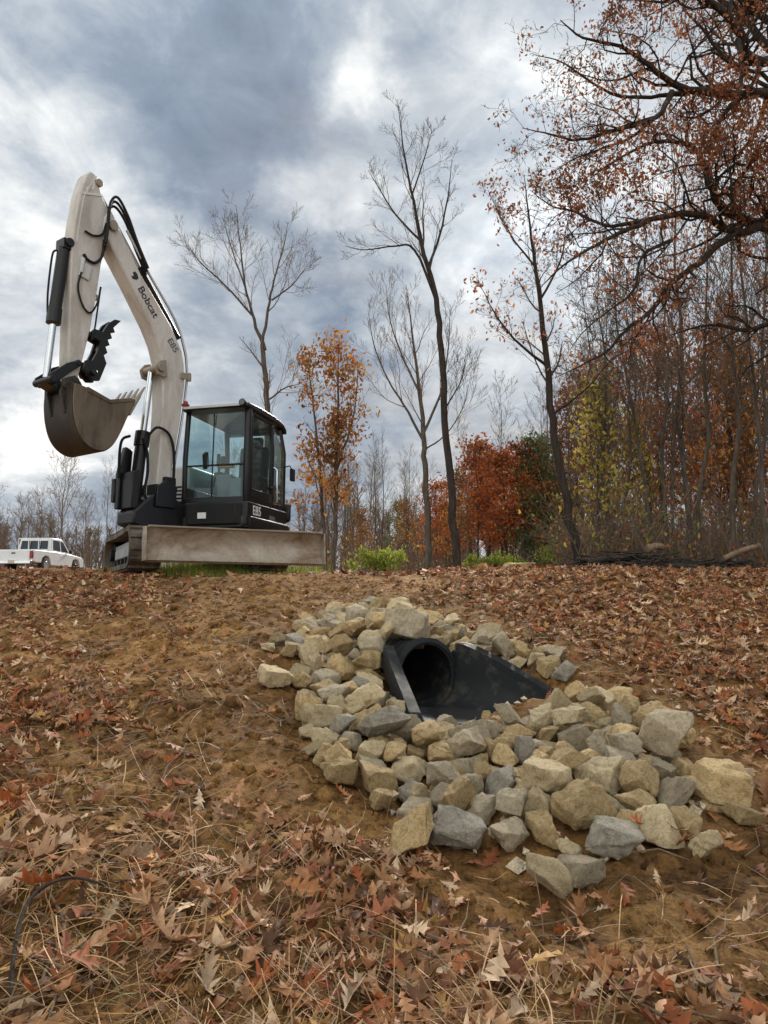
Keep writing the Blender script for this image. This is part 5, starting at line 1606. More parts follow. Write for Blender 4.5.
# ------------------------------------------------------------------ brush pile, logs, stick
def odds():
    rng = np.random.default_rng(61)
    Y = 13.2
    x0 = (640 - 384) / FPX * Y
    br = []
    for i in range(520):
        a = rng.normal(0, .5) + (math.pi if rng.random() < .5 else 0); l = rng.uniform(.4, 1.5)
        c = np.array([x0 + rng.normal(0, .75), Y + rng.normal(0, .35), 0])
        hz = hs(c[0], c[1]) + abs(rng.normal(0, .13)) * max(.2, 1 - abs(c[0] - x0) / 1.7) + .03
        d = np.array([math.cos(a), math.sin(a) * .5, rng.normal(0, .15)]) * l / 2
        p = c + [0, 0, hz]
        r = rng.uniform(.005, .022)
        br.append((np.array([p - d, p - d * .3 + rng.normal(0, .03, 3), p + d * .3 + rng.normal(0, .03, 3), p + d]), np.array([r, r, r * .8, r * .5]), 5))
    V, F = tubes(br)
    loc = np.array([x0, Y, hs(x0, Y)])
    o = np_obj('brush_pile', V - loc, F, M['barkdark'], smooth=True); o.location = loc
    tag(o, 'low dark heap of cut branches at the foot of the wood', 'brush pile')
    for j, (px, py, dx, dz, r, mat, lab) in enumerate(((612, 560, .9, .08, .05, 'barkdark', 'dark log lying across the left end of the brush heap'), (655, 548, .35, .06, .06, 'deadwood', 'pale cut log end poking out of the brush heap'),
                                                      (742, 552, .75, .24, .045, 'deadwood', 'pale slanting dead branch right of the brush heap'), (690, 568, .9, -.05, .045, 'barkdark', 'thin dark log on the leaves right of the brush heap'))):
        Yl = 13.0 - .1 * j
        p = at(px, py, Yl); g = hs(p[0], Yl); p[2] = max(p[2], g + r)
        a = p - np.array([dx / 2, .1, dz / 2]); b = p + np.array([dx / 2, .15, dz / 2])
        a[2] = max(a[2], hs(a[0], a[1]) + r * .6); b[2] = max(b[2], hs(b[0], b[1]) + r * .6)
        mb = MB(); mb.tube(smoothpath([a - p, np.array([0, 0, .03]), b - p], 5), r, 9)
        o = mb.build('fallen_log', M[mat]); o.location = p
        tag(o, lab, 'log', 'logs by the brush heap')
    # pale low boulder on the crest
    me = rock_mesh('pale_boulder', 777, M['tan'])
    o = link(bpy.data.objects.new('pale_boulder', me)); g = at(520, 577, 10.6)
    o.location = (g[0], g[1], hs(g[0], g[1]) + .02); o.scale = (.32, .22, .13); o.rotation_euler = (0, 0, .2)
    tag(o, 'flat pale tan boulder half buried on the crest before the shrubs', 'boulder')
    # bent dark stick in the lower left corner
    c = [G(10, 1015), G(13, 975), G(27, 935), G(60, 915), G(95, 909), G(130, 909)]
    pts = [p + np.array([0, 0, d]) for p, d in zip(c, (.02, .05, .085, .09, .07, .02))]
    mb = MB(); loc = pts[0]
    mb.tube(smoothpath([p - loc for p in pts], 6), [.0055] * 16 + [.0045] * 8 + [.0035] * 7, 8)
    o = mb.build('bent_stick', M['barkdark']); o.location = loc
    tag(o, 'thin dark stick bent into an arch in the lower left corner', 'stick')
    # green grass under the blade
    n = 7000
    a = at(180, 562, 10.6); b = at(276, 562, 11.0)
    t = rng.random(n); x = a[0] + (b[0] - a[0]) * t + rng.normal(0, .1, n); y = a[1] + .6 + np.abs(rng.normal(0, 2.2, n)); x = (x - .0) * y / a[1] + rng.normal(0, .5, n); z = h(x, y)
    L = rng.uniform(.06, .16, n) * np.clip((y - 9.5) * .55, 1, 2.6); az = rng.uniform(0, 6.28, n)
    q0 = np.stack([x, y, z], 1); d = np.stack([np.cos(az) * .4, np.sin(az) * .4, np.ones(n)], 1) * L[:, None]
    sd = np.stack([-np.sin(az), np.cos(az), 0 * az], 1) * .005
    V = np.stack([q0 - sd, q0 + sd, q0 + d], 1).reshape(-1, 3)
    F = np.arange(n * 3).reshape(-1, 3)
    cc = np.array(LIME + [(0.3, .3, .1)])[rng.integers(0, 4, n)]
    o = np_obj('green_grass', V, [F], M['straw'], tint=np.repeat(cc, 3, 0))
    tag(o, 'patch of short green grass behind the dozer blade', 'grass', kind='stuff')


# ------------------------------------------------------------------ excavator
def text(body, size, mat, parent, name='lettering', loc=(0, 0, 0), rot=None, bold=0.0):
    cu = bpy.data.curves.new(name, 'FONT'); cu.body = body; cu.size = size; cu.extrude = 0.001; cu.offset = bold
    cu.align_x = 'LEFT'; cu.align_y = 'CENTER'
    cu.materials.append(mat)
    tmp = bpy.data.objects.new(name, cu); col.objects.link(tmp)
    bpy.context.view_layer.update()
    me = bpy.data.meshes.new_from_object(tmp.evaluated_get(bpy.context.evaluated_depsgraph_get()))
    bpy.data.objects.remove(tmp)
    o = bpy.data.objects.new(name, me); link(o, parent)
    o.location = loc
    if rot is not None: o.rotation_euler = rot
    return o


def excavator():
    gz = hs(EXC[0], EXC[1])
    z0 = max(gz, 1.55)
    th = R(-15)
    root = empty('excavator', (EXC[0], EXC[1], z0), th)
    tag(root, 'white and black tracked excavator parked on the crest with raised boom', 'excavator')

    # ---- undercarriage, turned against the house
    ua = R(27) - th
    off = Vector((-0.24, 0.0, 0.0))

    def under(o, dx=0.0):
        o.rotation_euler = (0, 0, ua); o.location = off + Vector((dx, 0, 0))
        return o
    for sx in (-1, 1):
        xc = sx * 0.955
        w = 0.45
        # belt outline
        yb0, yb1, hh, rr = -1.32, 1.62, 0.60, 0.30
        loop = []
        for i in range(13):
            a = R(90 + 180 * i / 12); loop.append((yb0 + rr + rr * math.cos(a), rr + rr * math.sin(a)))
        for i in range(1, 12): loop.append((yb0 + rr + (yb1 - yb0 - 2 * rr) * i / 12, 0.0))
        for i in range(13):
            a = R(-90 + 180 * i / 12); loop.append((yb1 - rr + rr * math.cos(a), rr + rr * math.sin(a)))
        for i in range(1, 12): loop.append((yb1 - rr - (yb1 - yb0 - 2 * rr) * i / 12, 2 * rr - .02 * math.sin(math.pi * i / 12)))
        n = len(loop)
        cy, cz = (yb0 + yb1) / 2, rr
        mb = MB()
        inn = []
        for (y, z) in loop:
            dy = y - min(max(y, yb0 + rr), yb1 - rr); dz = z - rr
            l = math.hypot(dy, dz) or 1
            inn.append((y - dy / l * .07, z - dz / l * .07))
        vs = []
        for (xx) in (xc - w / 2, xc + w / 2):
            vs += [(xx, y, z) for y, z in loop] + [(xx, y, z) for y, z in inn]
        fs = []
        for i in range(n):
            j = (i + 1) % n
            fs += [(i, j, n + j, n + i), (2 * n + j, 2 * n + i, 3 * n + i, 3 * n + j), (j, i, 2 * n + i, 2 * n + j), (n + i, n + j, 3 * n + j, 3 * n + i)]
        mb.add(vs, fs)
        # grousers
        per = np.array(loop + [loop[0]]); sl = np.linalg.norm(np.diff(per, axis=0), axis=1); cum = np.concatenate([[0], np.cumsum(sl)])
        ng = 40
        for g in range(ng):
            d = cum[-1] * g / ng
            i = min(np.searchsorted(cum, d, side='right') - 1, n - 1)
            f = (d - cum[i]) / sl[i]
            y, z = per[i] + (per[i + 1] - per[i]) * f
            ty, tz = (per[i + 1] - per[i]) / sl[i]
            mb.box((xc, y + tz * .012, z - ty * .012), (w - .03, .05, .045), rot=(math.atan2(tz, ty), 0, 0))
        tr = under(mb.build('track', M['rubber'], root))
        fr = MB()
        fr.box((xc - sx * .02, .15, .33), (.22, 2.1, .22)); fr.box((xc + sx * .06, .15, .27), (.14, 1.5, .16))
        fr.build('track_frame', M['steelgrey'], tr, .02)
        for (yy, rad, nm) in ((yb0 + rr, .215, 'idler'), (yb1 - rr, .215, 'sprocket')):
            q = MB(); q.rod((xc - .1, yy, rr), (xc + .1, yy, rr), rad, 24); q.rod((xc + sx * .1, yy, rr), (xc + sx * .16, yy, rr), .10, 16)
            q.build(nm, M['steelgrey'] if nm == 'idler' else M['blackmatt'], tr, .01)
        for yy in (-.62, -.2, .22, .64, 1.0):
            q = MB(); q.rod((xc - .13, yy, .13), (xc + .13, yy, .13), .07, 14); q.build('roller', M['blackmatt'], tr)
    mb = MB()
    mb.box((0, 0.1, .45), (1.5, 1.3, .26)); mb.box((0, .1, .62), (.9, .9, .12)); mb.rod((0, .0, .6), (0, .0, .78), .5, 32)
    under(mb.build('undercarriage_frame', M['blackmatt'], root, .02))
    # dozer blade: curved worn sheet with end plates
    prof = [(2.16, .06), (2.10, .10), (2.05, .2), (2.04, .3), (2.07, .4), (2.13, .48), (2.15, .485), (2.10, .47), (2.02, .4), (1.99, .3), (2.0, .18), (2.06, .07), (2.12, .03)]
    mb = MB(); mb.prism(prof, -1.22, 1.22)
    bl = under(mb.build('dozer_blade', M['blade'], root, .006), .15)
    e = MB()
    for s in (-1, 1):
        e.prism([(2.19, .05), (2.17, .49), (1.98, .50), (1.93, .3), (1.97, .05)], s * 1.22 - (0 if s > 0 else .022), s * 1.22 + (.022 if s > 0 else 0))
    e.build('end_plate', M['blade'], bl, .004)
    e = MB(); e.prism([(2.155, .487), (2.16, .51), (2.03, .51), (2.03, .487)], -1.19, 1.19); e.build('top_rail', M['tooth'], bl, .004)
    mb = MB()
    for s in (-1, 1):
        mb.prism([(2.02, .2), (2.02, .38), (1.2, .5), (.6, .55), (.6, .38), (1.2, .3)], s * .42 - .06, s * .42 + .06)
    mb.box((0, -1.85, .28), (1.0, .1, .16))
    mb.build('blade_arm', M['blackmatt'], bl, .01)
    mb = MB(); mb.rod((0, -.7, .55), (0, -1.5, .42), .07, 16); mb.rod((0, -1.5, .42), (0, -1.95, .34), .035, 12); mb.build('blade_cylinder', M['black'], bl)

    # ---- house
    mb = MB()
    out = [(-1.08, -.62), (-.98, -.76), (-.35, -.80), (1.0, -.80), (1.08, -.7), (1.08, .75), (.95, 1.15), (.6, 1.38), (0, 1.46), (-.6, 1.38), (-.95, 1.15), (-1.08, .7)]
    mb.slab(out, .60, .80)
    house = mb.build('house', M['black'], root, .03)
    mb = MB(); mb.slab([(-1.07, -.60), (-.97, -.74), (-.5, -.76), (-.5, .2), (-1.07, .2)], .802, 1.18); mb.build('tank_cover', M['black'], house, .06, seg=3)
    # right-hand engine cover in pale paint with louvres
    mb = MB(); mb.slab([(-.52, -.42), (-.10, -.42), (-.10, 1.2), (-.52, 1.2)], .864, 1.66)
    cov = mb.build('side_cover', M['coverwhite'], root, .05, seg=3)
    lv = MB()
    for i in range(6): lv.box((-.30, -.424, 1.02 + i * .06), (.30, .016, .022), rot=(.35, 0, 0))
    lv.build('louvre', M['blackmatt'], cov)
    mb = MB(); mb.slab([(-1.05, .25), (1.05, .95), (.93, 1.15), (.58, 1.36), (0, 1.44), (-.58, 1.36), (-.93, 1.13), (-1.05, .7)], .866, 1.18)
    mb.build('counterweight', M['black'], root, .05, seg=3)
    # skirt under the cab carrying the model lettering
    mb = MB(); mb.box((.54, -.03, .83), (1.04, 1.5, .36)); sk = mb.build('cab_skirt', M['black'], root, .02)
    text('E85', .20, M['decalwhite'], sk, 'lettering', (1.0625, -.60, .885), (R(90), 0, R(90)), .004)
    d = MB(); d.box((1.0625, .12, .83), (.003, .22, .09)); d.build('decal', M['decalgrey'], sk)
    mb = MB(); mb.slab([(.10, -.86), (.90, -.86), (.98, -.79), (.98, -.7), (.10, -.7)], .66, .98); stp = mb.build('front_step', M['blackmatt'], root, .02)
    d = MB(); d.box((.36, -.863, .80), (.14, .004, .09)); d.build('sticker', M['decalwhite'], stp)

    # ---- cab frame
    X0, X1, Y0, Y1, ZB, ZT = -.07, 1.05, -.75, .72, 1.03, 2.50
    p = .045
    mb = MB()
    # front posts, thick on the outer corner
    mb.tube([(X1 - .05, Y0 + .05, ZB - .02), (X1 - .05, Y0 + .045, 1.7), (X1 - .06, Y0 + .09, ZT - .06)], .058, 10)
    mb.tube([(X0 + .04, Y0 + .04, ZB - .02), (X0 + .04, Y0 + .04, 1.7), (X0 + .05, Y0 + .09, ZT - .06)], .042, 10)
    # rear posts
    mb.tube([(X1 - .05, Y1 - .04, ZB - .02), (X1 - .05, Y1 - .03, 2.0), (X1 - .10, Y1 - .10, ZT - .10)], .045, 10)
    mb.tube([(X0 + .04, Y1 - .04, ZB - .02), (X0 + .04, Y1 - .04, 2.0), (X0 + .05, Y1 - .10, ZT - .08)], .045, 10)
    # middle post on the door side
    mb.tube([(X1 - .035, .18, ZB - .02), (X1 - .035, .18, 2.0), (X1 - .07, .18, ZT - .06)], .04, 8)
    # rails
    mb.box(((X0 + X1) / 2, Y0 + .05, ZB + .015), (X1 - X0 - .06, .09, .09))
    mb.box((X1 - .045, (Y0 + Y1) / 2, ZB + .02), (.07, Y1 - Y0 - .1, .10))
    mb.box((X0 + .035, (Y0 + Y1) / 2, ZB + .1), (.06, Y1 - Y0 - .1, .26))
    mb.box(((X0 + X1) / 2, Y1 - .04, ZB + .2), (X1 - X0 - .1, .07, .46))
    mb.box(((X0 + X1) / 2, -.02, ZB - .03), (X1 - X0 - .1, Y1 - Y0 - .12, .05))
    cab = mb.build('cab', M['black'], root, .012)
    # roof with rounded brow
    rp = [(.80, ZT - .06), (.80, ZT - .015), (.74, ZT + .015), (.3, ZT + .035), (-.3, ZT + .02), (-.58, ZT - .02), (-.70, ZT - .09), (-.72, ZT - .17), (-.66, ZT - .17), (-.6, ZT - .09), (.70, ZT - .07)]
    mb = MB(); mb.prism(rp, X0 + .0, X1 - .0)
    roof = mb.build('roof', M['black'], cab, .03, seg=3)
    mb = MB(); mb.box(((X0 + X1) / 2 - .02, Y0 - .052, ZT - .022), (X1 - X0 - .1, .012, .04)); mb.build('roof_strip', M['coverwhite'], roof, .004)
    # panes
    def pane(name, pts, par, m='glass'):
        q = MB(); q.add(pts, [tuple(range(len(pts)))]); return q.build(name, M[m], par, smooth=0)
    pane('windshield', [(X0 + .07, Y0 + .03, ZB + .06), (X1 - .10, Y0 + .03, ZB + .06), (X1 - .10, Y0 + .035, 1.7), (X1 - .11, Y0 + .085, ZT - .07), (X0 + .08, Y0 + .085, ZT - .07), (X0 + .07, Y0 + .035, 1.7)], cab)
    pane('rear_window', [(X0 + .07, Y1 - .03, ZB + .42), (X1 - .09, Y1 - .03, ZB + .42), (X1 - .10, Y1 - .08, ZT - .14), (X0 + .08, Y1 - .08, ZT - .14)], cab)
    pane('side_window', [(X0 + .03, Y0 + .09, ZB + .24), (X0 + .03, Y1 - .09, ZB + .24), (X0 + .04, Y1 - .13, ZT - .12), (X0 + .04, Y0 + .13, ZT - .09)], cab)
    pane('side_window', [(X1 - .03, .23, ZB + .08), (X1 - .03, Y1 - .08, ZB + .08), (X1 - .03, Y1 - .07, 2.0), (X1 - .08, Y1 - .14, ZT - .14), (X1 - .06, .23, ZT - .09)], cab)
    # door: frame, pane, handle, silver grab rail
    mb = MB()
    mb.box((X1 - .012, -.245, ZB + .12), (.03, .80, .14)); mb.box((X1 - .012, .135, 1.75), (.03, .05, 1.2)); mb.box((X1 - .012, -.64, 1.75), (.03, .04, 1.2)); mb.box((X1 - .04, -.25, ZT - .11), (.03, .80, .05))
    door = mb.build('door', M['black'], cab, .008)
    pane('pane', [(X1 - .015, -.62, ZB + .19), (X1 - .015, .11, ZB + .19), (X1 - .018, .11, 2.0), (X1 - .05, .11, ZT - .13), (X1 - .05, -.62, ZT - .13), (X1 - .018, -.62, 2.0)], door)
    mb = MB(); mb.box((X1 + .012, .05, 1.32), (.025, .12, .04)); mb.build('handle', M['blackmatt'], door, .008)
    mb = MB(); mb.tube([(X1 + .0, .19, ZB + .05), (X1 + .055, .19, ZB + .08), (X1 + .055, .19, ZB + .60), (X1 + .0, .19, ZB + .64)], .018, 10); mb.build('grab_rail', M['chrome'], cab)
    # wiper and windscreen bar
    mb = MB(); mb.rod(((X0 + X1) / 2 - .05, Y0 + .018, 1.1), ((X0 + X1) / 2 - .05, Y0 + .05, ZT - .12), .010, 8); mb.build('wiper', M['blackmatt'], cab)
    mb = MB(); mb.box(((X0 + X1) / 2, Y0 + .03, 1.58), (X1 - X0 - .16, .02, .025)); mb.build('window_bar', M['blackmatt'], cab)
    # mirror, work light, beacon
    mb = MB(); mb.tube([(X1 - .02, .62, 1.75), (X1 + .08, .66, 1.78), (X1 + .13, .66, 1.7)], .012, 8); mb.box((X1 + .13, .66, 1.62), (.05, .12, .2)); mb.build('mirror', M['blackmatt'], cab, .015)
    mb = MB(); mb.rod((X1 - .09, Y0 - .09, ZT - .0), (X1 - .09, Y0 - .03, ZT + .0), .055, 16); wl = mb.build('work_light', M['blackmatt'], cab, .008)
    mb = MB(); mb.rod((X1 - .09, Y0 - .094, ZT), (X1 - .09, Y0 - .0905, ZT), .045, 16); mb.build('lens', M['decalgrey'], wl)
    mb = MB(); mb.box((X0 + .04, Y0 - .0, ZT + .035), (.09, .08, .035)); mb.tube([(X0 + .04, Y0 - .0, ZT + .05), (X0 + .04, Y0 - .0, ZT + .09), (X0 + .04, Y0 - .0, ZT + .105)], [.038, .034, .015], 12); mb.build('beacon', M['red'], cab)
    # inside
    mb = MB()
    mb.box((.60, .15, 1.38), (.52, .52, .16)); mb.box((.60, .40, 1.74), (.50, .14, .66), rot=(-.12, 0, 0)); mb.box((.60, .46, 2.15), (.27, .10, .2), rot=(-.1, 0, 0)); mb.box((.60, .18, 1.18), (.4, .45, .26))
    mb.build('seat', M['seat'], cab, .05, seg=3)
    mb = MB(); mb.box((.30, .02, 1.38), (.16, .6, .36)); mb.box((.88, .05, 1.36), (.14, .55, .3)); mb.build('console', M['seat'], cab, .03)
    mb = MB(); mb.box((.56, -.52, 1.25), (.24, .12, .42), rot=(.2, 0, 0)); mb.box((.78, -.62, 1.22), (.2, .05, .34)); mb.build('pedal_box', M['console'], cab, .02)
    for xx in (.31, .87):
        mb = MB(); mb.tube([(xx, -.25, 1.5), (xx, -.28, 1.68)], [.018, .018], 8); mb.tube([(xx, -.28, 1.66), (xx + .01, -.30, 1.84)], [.034, .028], 10); mb.build('joystick', M['blackmatt'], cab)
    mb = MB(); mb.box((.16, -.42, 1.72), (.06, .2, .24), rot=(.4, 0, .3)); mb.build('monitor', M['blackmatt'], cab, .01)
    mb = MB(); mb.box((.5, -.38, 1.62), (.24, .1, .05)); mb.build('tray', M['orange'], cab, .01)
    mb = MB(); mb.box((.45, -.38, 1.72), (.08, .06, .12)); mb.build('cup', M['blackmatt'], cab, .01)

    # ---- front attachment, swung to the machine's right
    tb = R(-36)
    F = Vector((-3.40, 11.01, z0))
    loc = Matrix.Rotation(-th, 4, 'Z') @ (F - Vector((EXC[0], EXC[1], z0)))

    def arm_part(o):
        o.location = (loc.x, loc.y, 0); o.rotation_euler = (0, 0, tb - th)
        return o

    def L(s, z, x=0.0):
        return (x, -s, z)
    # swing post
    mb = MB()
    mb.prism([(-.75, .72), (-.4, .98), (-.1, 1.1), (.16, 1.10), (.30, 1.0), (.52, .80), (.52, .62), (.30, .56), (-.1, .6), (-.75, .66)], -.2, .2)
    mb.rod((0, .22, .55), (0, .22, 1.0), .2, 20)
    sp = arm_part(mb.build('swing_post', M['black'], root, .03))
    mb = MB(); mb.prism([(-.16, .9), (-.2, 1.22), (.0, 1.32), (.16, 1.2), (.18, .9)], -.245, -.205); mb.prism([(-.16, .9), (-.2, 1.22), (.0, 1.32), (.16, 1.2), (.18, .9)], .205, .245)
    mb.build('cheek_plate', M['black'], sp, .01)
    # hose bundle and guard on the post's front
    mb = MB(); mb.prism([(.36, .85), (.36, 1.36), (.34, 1.74), (.46, 1.78), (.56, 1.36), (.56, .85)], -.22, -.12); mb.prism([(.40, .85), (.40, 1.42), (.52, 1.38), (.52, .85)], -.12, .14)
    mb.prism([(.46, .95), (.46, 1.3), (.58, 1.3), (.58, .95)], -.28, -.205)
    mb.build('cylinder_guard', M['black'], sp, .015)
    # boom
    outline = [(.02, .95), (-.12, .98), (-.16, 1.1), (-.17, 1.5), (-.29, 2.28), (-.36, 2.9), (-.335, 3.15), (-.28, 3.37), (-.06, 3.72), (.50, 4.32), (.94, 4.93), (1.0, 5.05), (1.09, 5.05), (1.14, 4.95), (1.15, 4.78), (1.10, 4.66),
               (.64, 4.07), (.30, 3.60), (.16, 3.36), (.08, 3.12), (.055, 2.9), (.04, 2.43), (.06, 1.9), (.10, 1.3), (.10, 1.05)]
    mb = MB(); mb.prism(outline, -.138, .138)
    boom = arm_part(mb.build('boom', M['white'], root, .022))
    # maker's name down the boom side, letter tops toward the upper edge
    d = Vector((0, -(.02 - .64), 3.60 - 4.34)).normalized()
    def boom_text(body, s, z, size, m, bold=0.0):
        xa = d; za = Vector((1, 0, 0)); ya = za.cross(xa)
        o = text(body, size, m, boom, 'lettering', (0, 0, 0), None, bold)
        mt = Matrix((xa, ya, za)).transposed().to_4x4(); mt.translation = Vector((.1392, -s, z))
        o.matrix_local = mt
        return o
    boom_text('Bobcat', .525, 4.13, .17, M['decal'], .003)
    # round badge ahead of the name
    ya = Vector((1, 0, 0)).cross(d)
    c0 = Vector((.1392, -.62, 4.255))
    q = MB()
    def pt(u, v): return c0 + d * u + ya * v
    q.add([pt(-.06, .055), pt(-.01, .07), pt(.05, .05), pt(.055, .0), pt(.02, -.055), pt(-.03, -.05), pt(-.01, -.01), pt(-.06, .01)], [(0, 1, 2, 3, 4, 5, 6, 7)])
    q.build('emblem', M['decal'], boom, smooth=0)
    boom_text('E85', -.03, 3.50, .15, M['decalgrey'], .004)
    # bracket lugs for the lift cylinder and a small clamp on the bend
    mb = MB(); mb.prism([(.02, 2.88), (.05, 3.14), (.16, 3.10), (.24, 3.0), (.20, 2.88), (.1, 2.86)], -.20, -.165); mb.prism([(.02, 2.88), (.05, 3.14), (.16, 3.10), (.24, 3.0), (.20, 2.88), (.1, 2.86)], .165, .20)
    mb.rod(L(.15, 2.99, -.23), L(.15, 2.99, .23), .06, 16)
    mb.build('cylinder_lug', M['tooth'], boom, .008)
    mb = MB(); mb.box((.172, .33, 2.98), (.02, .16, .10)); mb.box((.18, .40, 2.98), (.05, .05, .13)); mb.build('pipe_clamp', M['tooth'], boom, .006)
    # steel pipes along the back of the boom, hoses at its tip
    for k, (xx, of) in enumerate(((.13, .03), (.09, .045), (-.05, .03))):
        pth = [(-.19 - of * .6, 1.5), (-.30 - of, 2.28), (-.37 - of, 2.9), (-.36 - of, 3.18), (-.31 - of, 3.42), (-.10 - of * 1.3, 3.82 + of * .6), (.44 - of * 1.2, 4.42 + of * .7), (.80 - of, 4.88 + of)]
        mb = MB(); mb.tube(smoothpath([L(s, z, xx) for s, z in pth], 4), .014, 6); mb.build('steel_pipe', M['coverwhite'] if k == 0 else M['black'], boom)
    for k, xx in enumerate((.15, .10, .05)):
        pth = [(.42, 4.44), (.62, 4.76), (.80, 5.10), (.98, 5.30 - .02 * k), (1.10, 5.16), (1.13, 4.86), (1.17, 4.52)]
        mb = MB(); mb.tube(smoothpath([L(s - .02 * k, z - .03 * k, xx + .03 + .02 * max(0, i - 3)) for i, (s, z) in enumerate(pth)], 5), .020, 8); mb.build('hose', M['blackmatt'], boom)
    # arm cylinder on top of the boom
    mb = MB(); mb.rod(L(-.30, 3.60), L(.41, 4.43), .052, 18); mb.rod(L(.40, 4.42), L(.46, 4.49), .06, 18)
    ac = arm_part(mb.build('arm_cylinder', M['black'], root)); mb = MB(); mb.rod(L(.43, 4.46), L(1.22, 5.40), .032, 14); mb.build('rod', M['chrome'], ac)
    # lift cylinder
    mb = MB(); mb.rod(L(.38, .78, -.02), L(.275, 1.86, -.02), .088, 20); mb.rod(L(.28, 1.80, -.02), L(.255, 2.02, -.02), .11, 20); mb.rod(L(.43, .7, -.12), L(.43, .7, .1), .09, 14)
    lc = arm_part(mb.build('lift_cylinder', M['black'], root, .006)); mb = MB(); mb.rod(L(.26, 1.98, -.02), L(.15, 2.99, -.02), .05, 16); mb.build('rod', M['chrome'], lc)
    for pth, xx in (([(.30, 1.95), (.16, 2.08), (-.04, 2.02), (-.14, 1.8), (-.16, 1.45), (-.12, 1.1)], .19), ([(.34, 1.9), (.26, 1.7), (.24, 1.4), (.28, 1.1), (.2, .95)], .1), ([(.40, 1.95), (.52, 1.88), (.56, 1.7), (.56, 1.3)], -.13)):
        mb = MB(); mb.tube(smoothpath([L(s, z, xx) for s, z in pth], 5), .021, 8); mb.build('hose', M['blackmatt'], lc)
    mb = MB(); mb.box((.10, .0, 1.16), (.22, .34, .16)); mb.box((.13, .10, 1.3), (.16, .2, .14)); arm_part(mb.build('hose_block', M['blackmatt'], root, .02))
    # arm
    outline = [(1.26, 5.45), (1.31, 5.52), (1.39, 5.53), (1.445, 5.45), (1.52, 5.15), (1.57, 4.75), (1.60, 4.40), (1.60, 4.0), (1.585, 3.4), (1.575, 2.85), (1.565, 2.55), (1.50, 2.43), (1.43, 2.46), (1.40, 2.6), (1.34, 2.9), (1.26, 3.3), (1.215, 3.62), (1.15, 4.25), (1.10, 4.50), (1.02, 4.66), (.95, 4.86), (.98, 5.0), (1.10, 5.12), (1.19, 5.26)]
    mb = MB(); mb.prism(outline, -.118, .118)
    arm = arm_part(mb.build('arm', M['white'], root, .018))
    mb = MB(); mb.prism([(1.19, 5.24), (1.24, 5.22), (1.49, 5.14), (1.50, 5.165), (1.24, 5.25)], .119, .127); mb.prism([(1.30, 5.5), (1.47, 5.14), (1.52, 4.74), (1.545, 4.42), (1.53, 4.42), (1.505, 4.74), (1.455, 5.13), (1.285, 5.485)], .1195, .126); mb.build('weld_strip', M['decalwhite'], arm)
    mb = MB(); mb.prism([(1.30, 5.40), (1.34, 5.40), (1.355, 5.28), (1.32, 5.27)], .1192, .1225); mb.prism([(1.40, 5.29), (1.435, 5.27), (1.44, 5.17), (1.41, 5.17)], .1192, .1225); mb.build('slot_sky_panel', M['decalwhite'], arm)  # raised panels, white painted in for sky showing through the arm
    for (p0, p1, rr_) in ((L(1.02, 4.86, -.19), L(1.02, 4.86, .19), .075), (L(1.25, 5.41, -.15), L(1.25, 5.41, .15), .055)):
        mb = MB(); mb.rod(p0, p1, rr_, 20); mb.build('pivot_pin', M['tooth'], arm, .006)
    mb = MB(); mb.box(L(1.17, 3.78), (.10, .08, .08)); mb.build('hose_lug', M['tooth'], arm, .006)
    mb = MB(); mb.box((.133, -1.40, 4.05), (.03, .16, .22), rot=(-.2, 0, 0)); mb.rod((.138, -1.44, 4.22), (.138, -1.46, 4.0), .03, 10); mb.build('valve', M['coverwhite'], arm, .01)
    for pth, r in (([(1.14, 4.60), (1.16, 4.36), (1.26, 4.22), (1.38, 4.22), (1.44, 4.28)], .02), ([(1.12, 4.86), (1.17, 4.68), (1.30, 4.60), (1.44, 4.61)], .016), ([(1.46, 4.02), (1.50, 3.78), (1.42, 3.55), (1.30, 3.48), (1.20, 3.66), (1.16, 3.9)], .014),
                   ([(1.17, 3.8), (1.20, 3.5), (1.22, 3.3), (1.26, 3.1)], .012)):
        mb = MB(); mb.tube(smoothpath([L(s, z, .145) for s, z in pth], 6), r, 8); mb.build('hose', M['blackmatt'], arm)
    # bucket cylinder in front of the arm
    mb = MB(); mb.rod(L(1.65, 4.32), L(1.735, 3.34), .082, 20); mb.rod(L(1.73, 3.44), L(1.743, 3.22), .096, 20); mb.box(L(1.65, 4.36), (.20, .12, .14)); mb.rod(L(1.63, 4.38, -.13), L(1.63, 4.38, .13), .06, 14)
    bc = arm_part(mb.build('bucket_cylinder', M['black'], root, .006)); mb = MB(); mb.rod(L(1.738, 3.30), L(1.80, 2.46), .045, 16); mb.build('rod', M['chrome'], bc)
    for pth in ([(1.74, 4.26), (1.79, 4.20), (1.815, 3.95), (1.83, 3.62), (1.82, 3.36)],):
        mb = MB(); mb.tube(smoothpath([L(s, z, -.02) for s, z in pth], 5), .014, 7); mb.build('hose', M['blackmatt'], bc)
    # linkage
    mb = MB()
    for s in (-1, 1):
        mb.prism([(1.86, 2.37), (1.86, 2.47), (1.62, 2.68), (1.46, 2.76), (1.41, 2.70), (1.56, 2.57), (1.78, 2.35)], s * .17 - .018, s * .17 + .018)
    mb.prism([(1.85, 2.36), (1.84, 2.46), (1.60, 2.36), (1.58, 2.26)], -.13, .13)
    mb.rod(L(1.82, 2.41, -.22), L(1.82, 2.41, .22), .05, 14); mb.rod(L(1.46, 2.72, -.2), L(1.46, 2.72, .2), .042, 12)
    arm_part(mb.build('bucket_link', M['black'], root, .01))
    # bucket: bent shell, side plates, ears, teeth
    W = .335
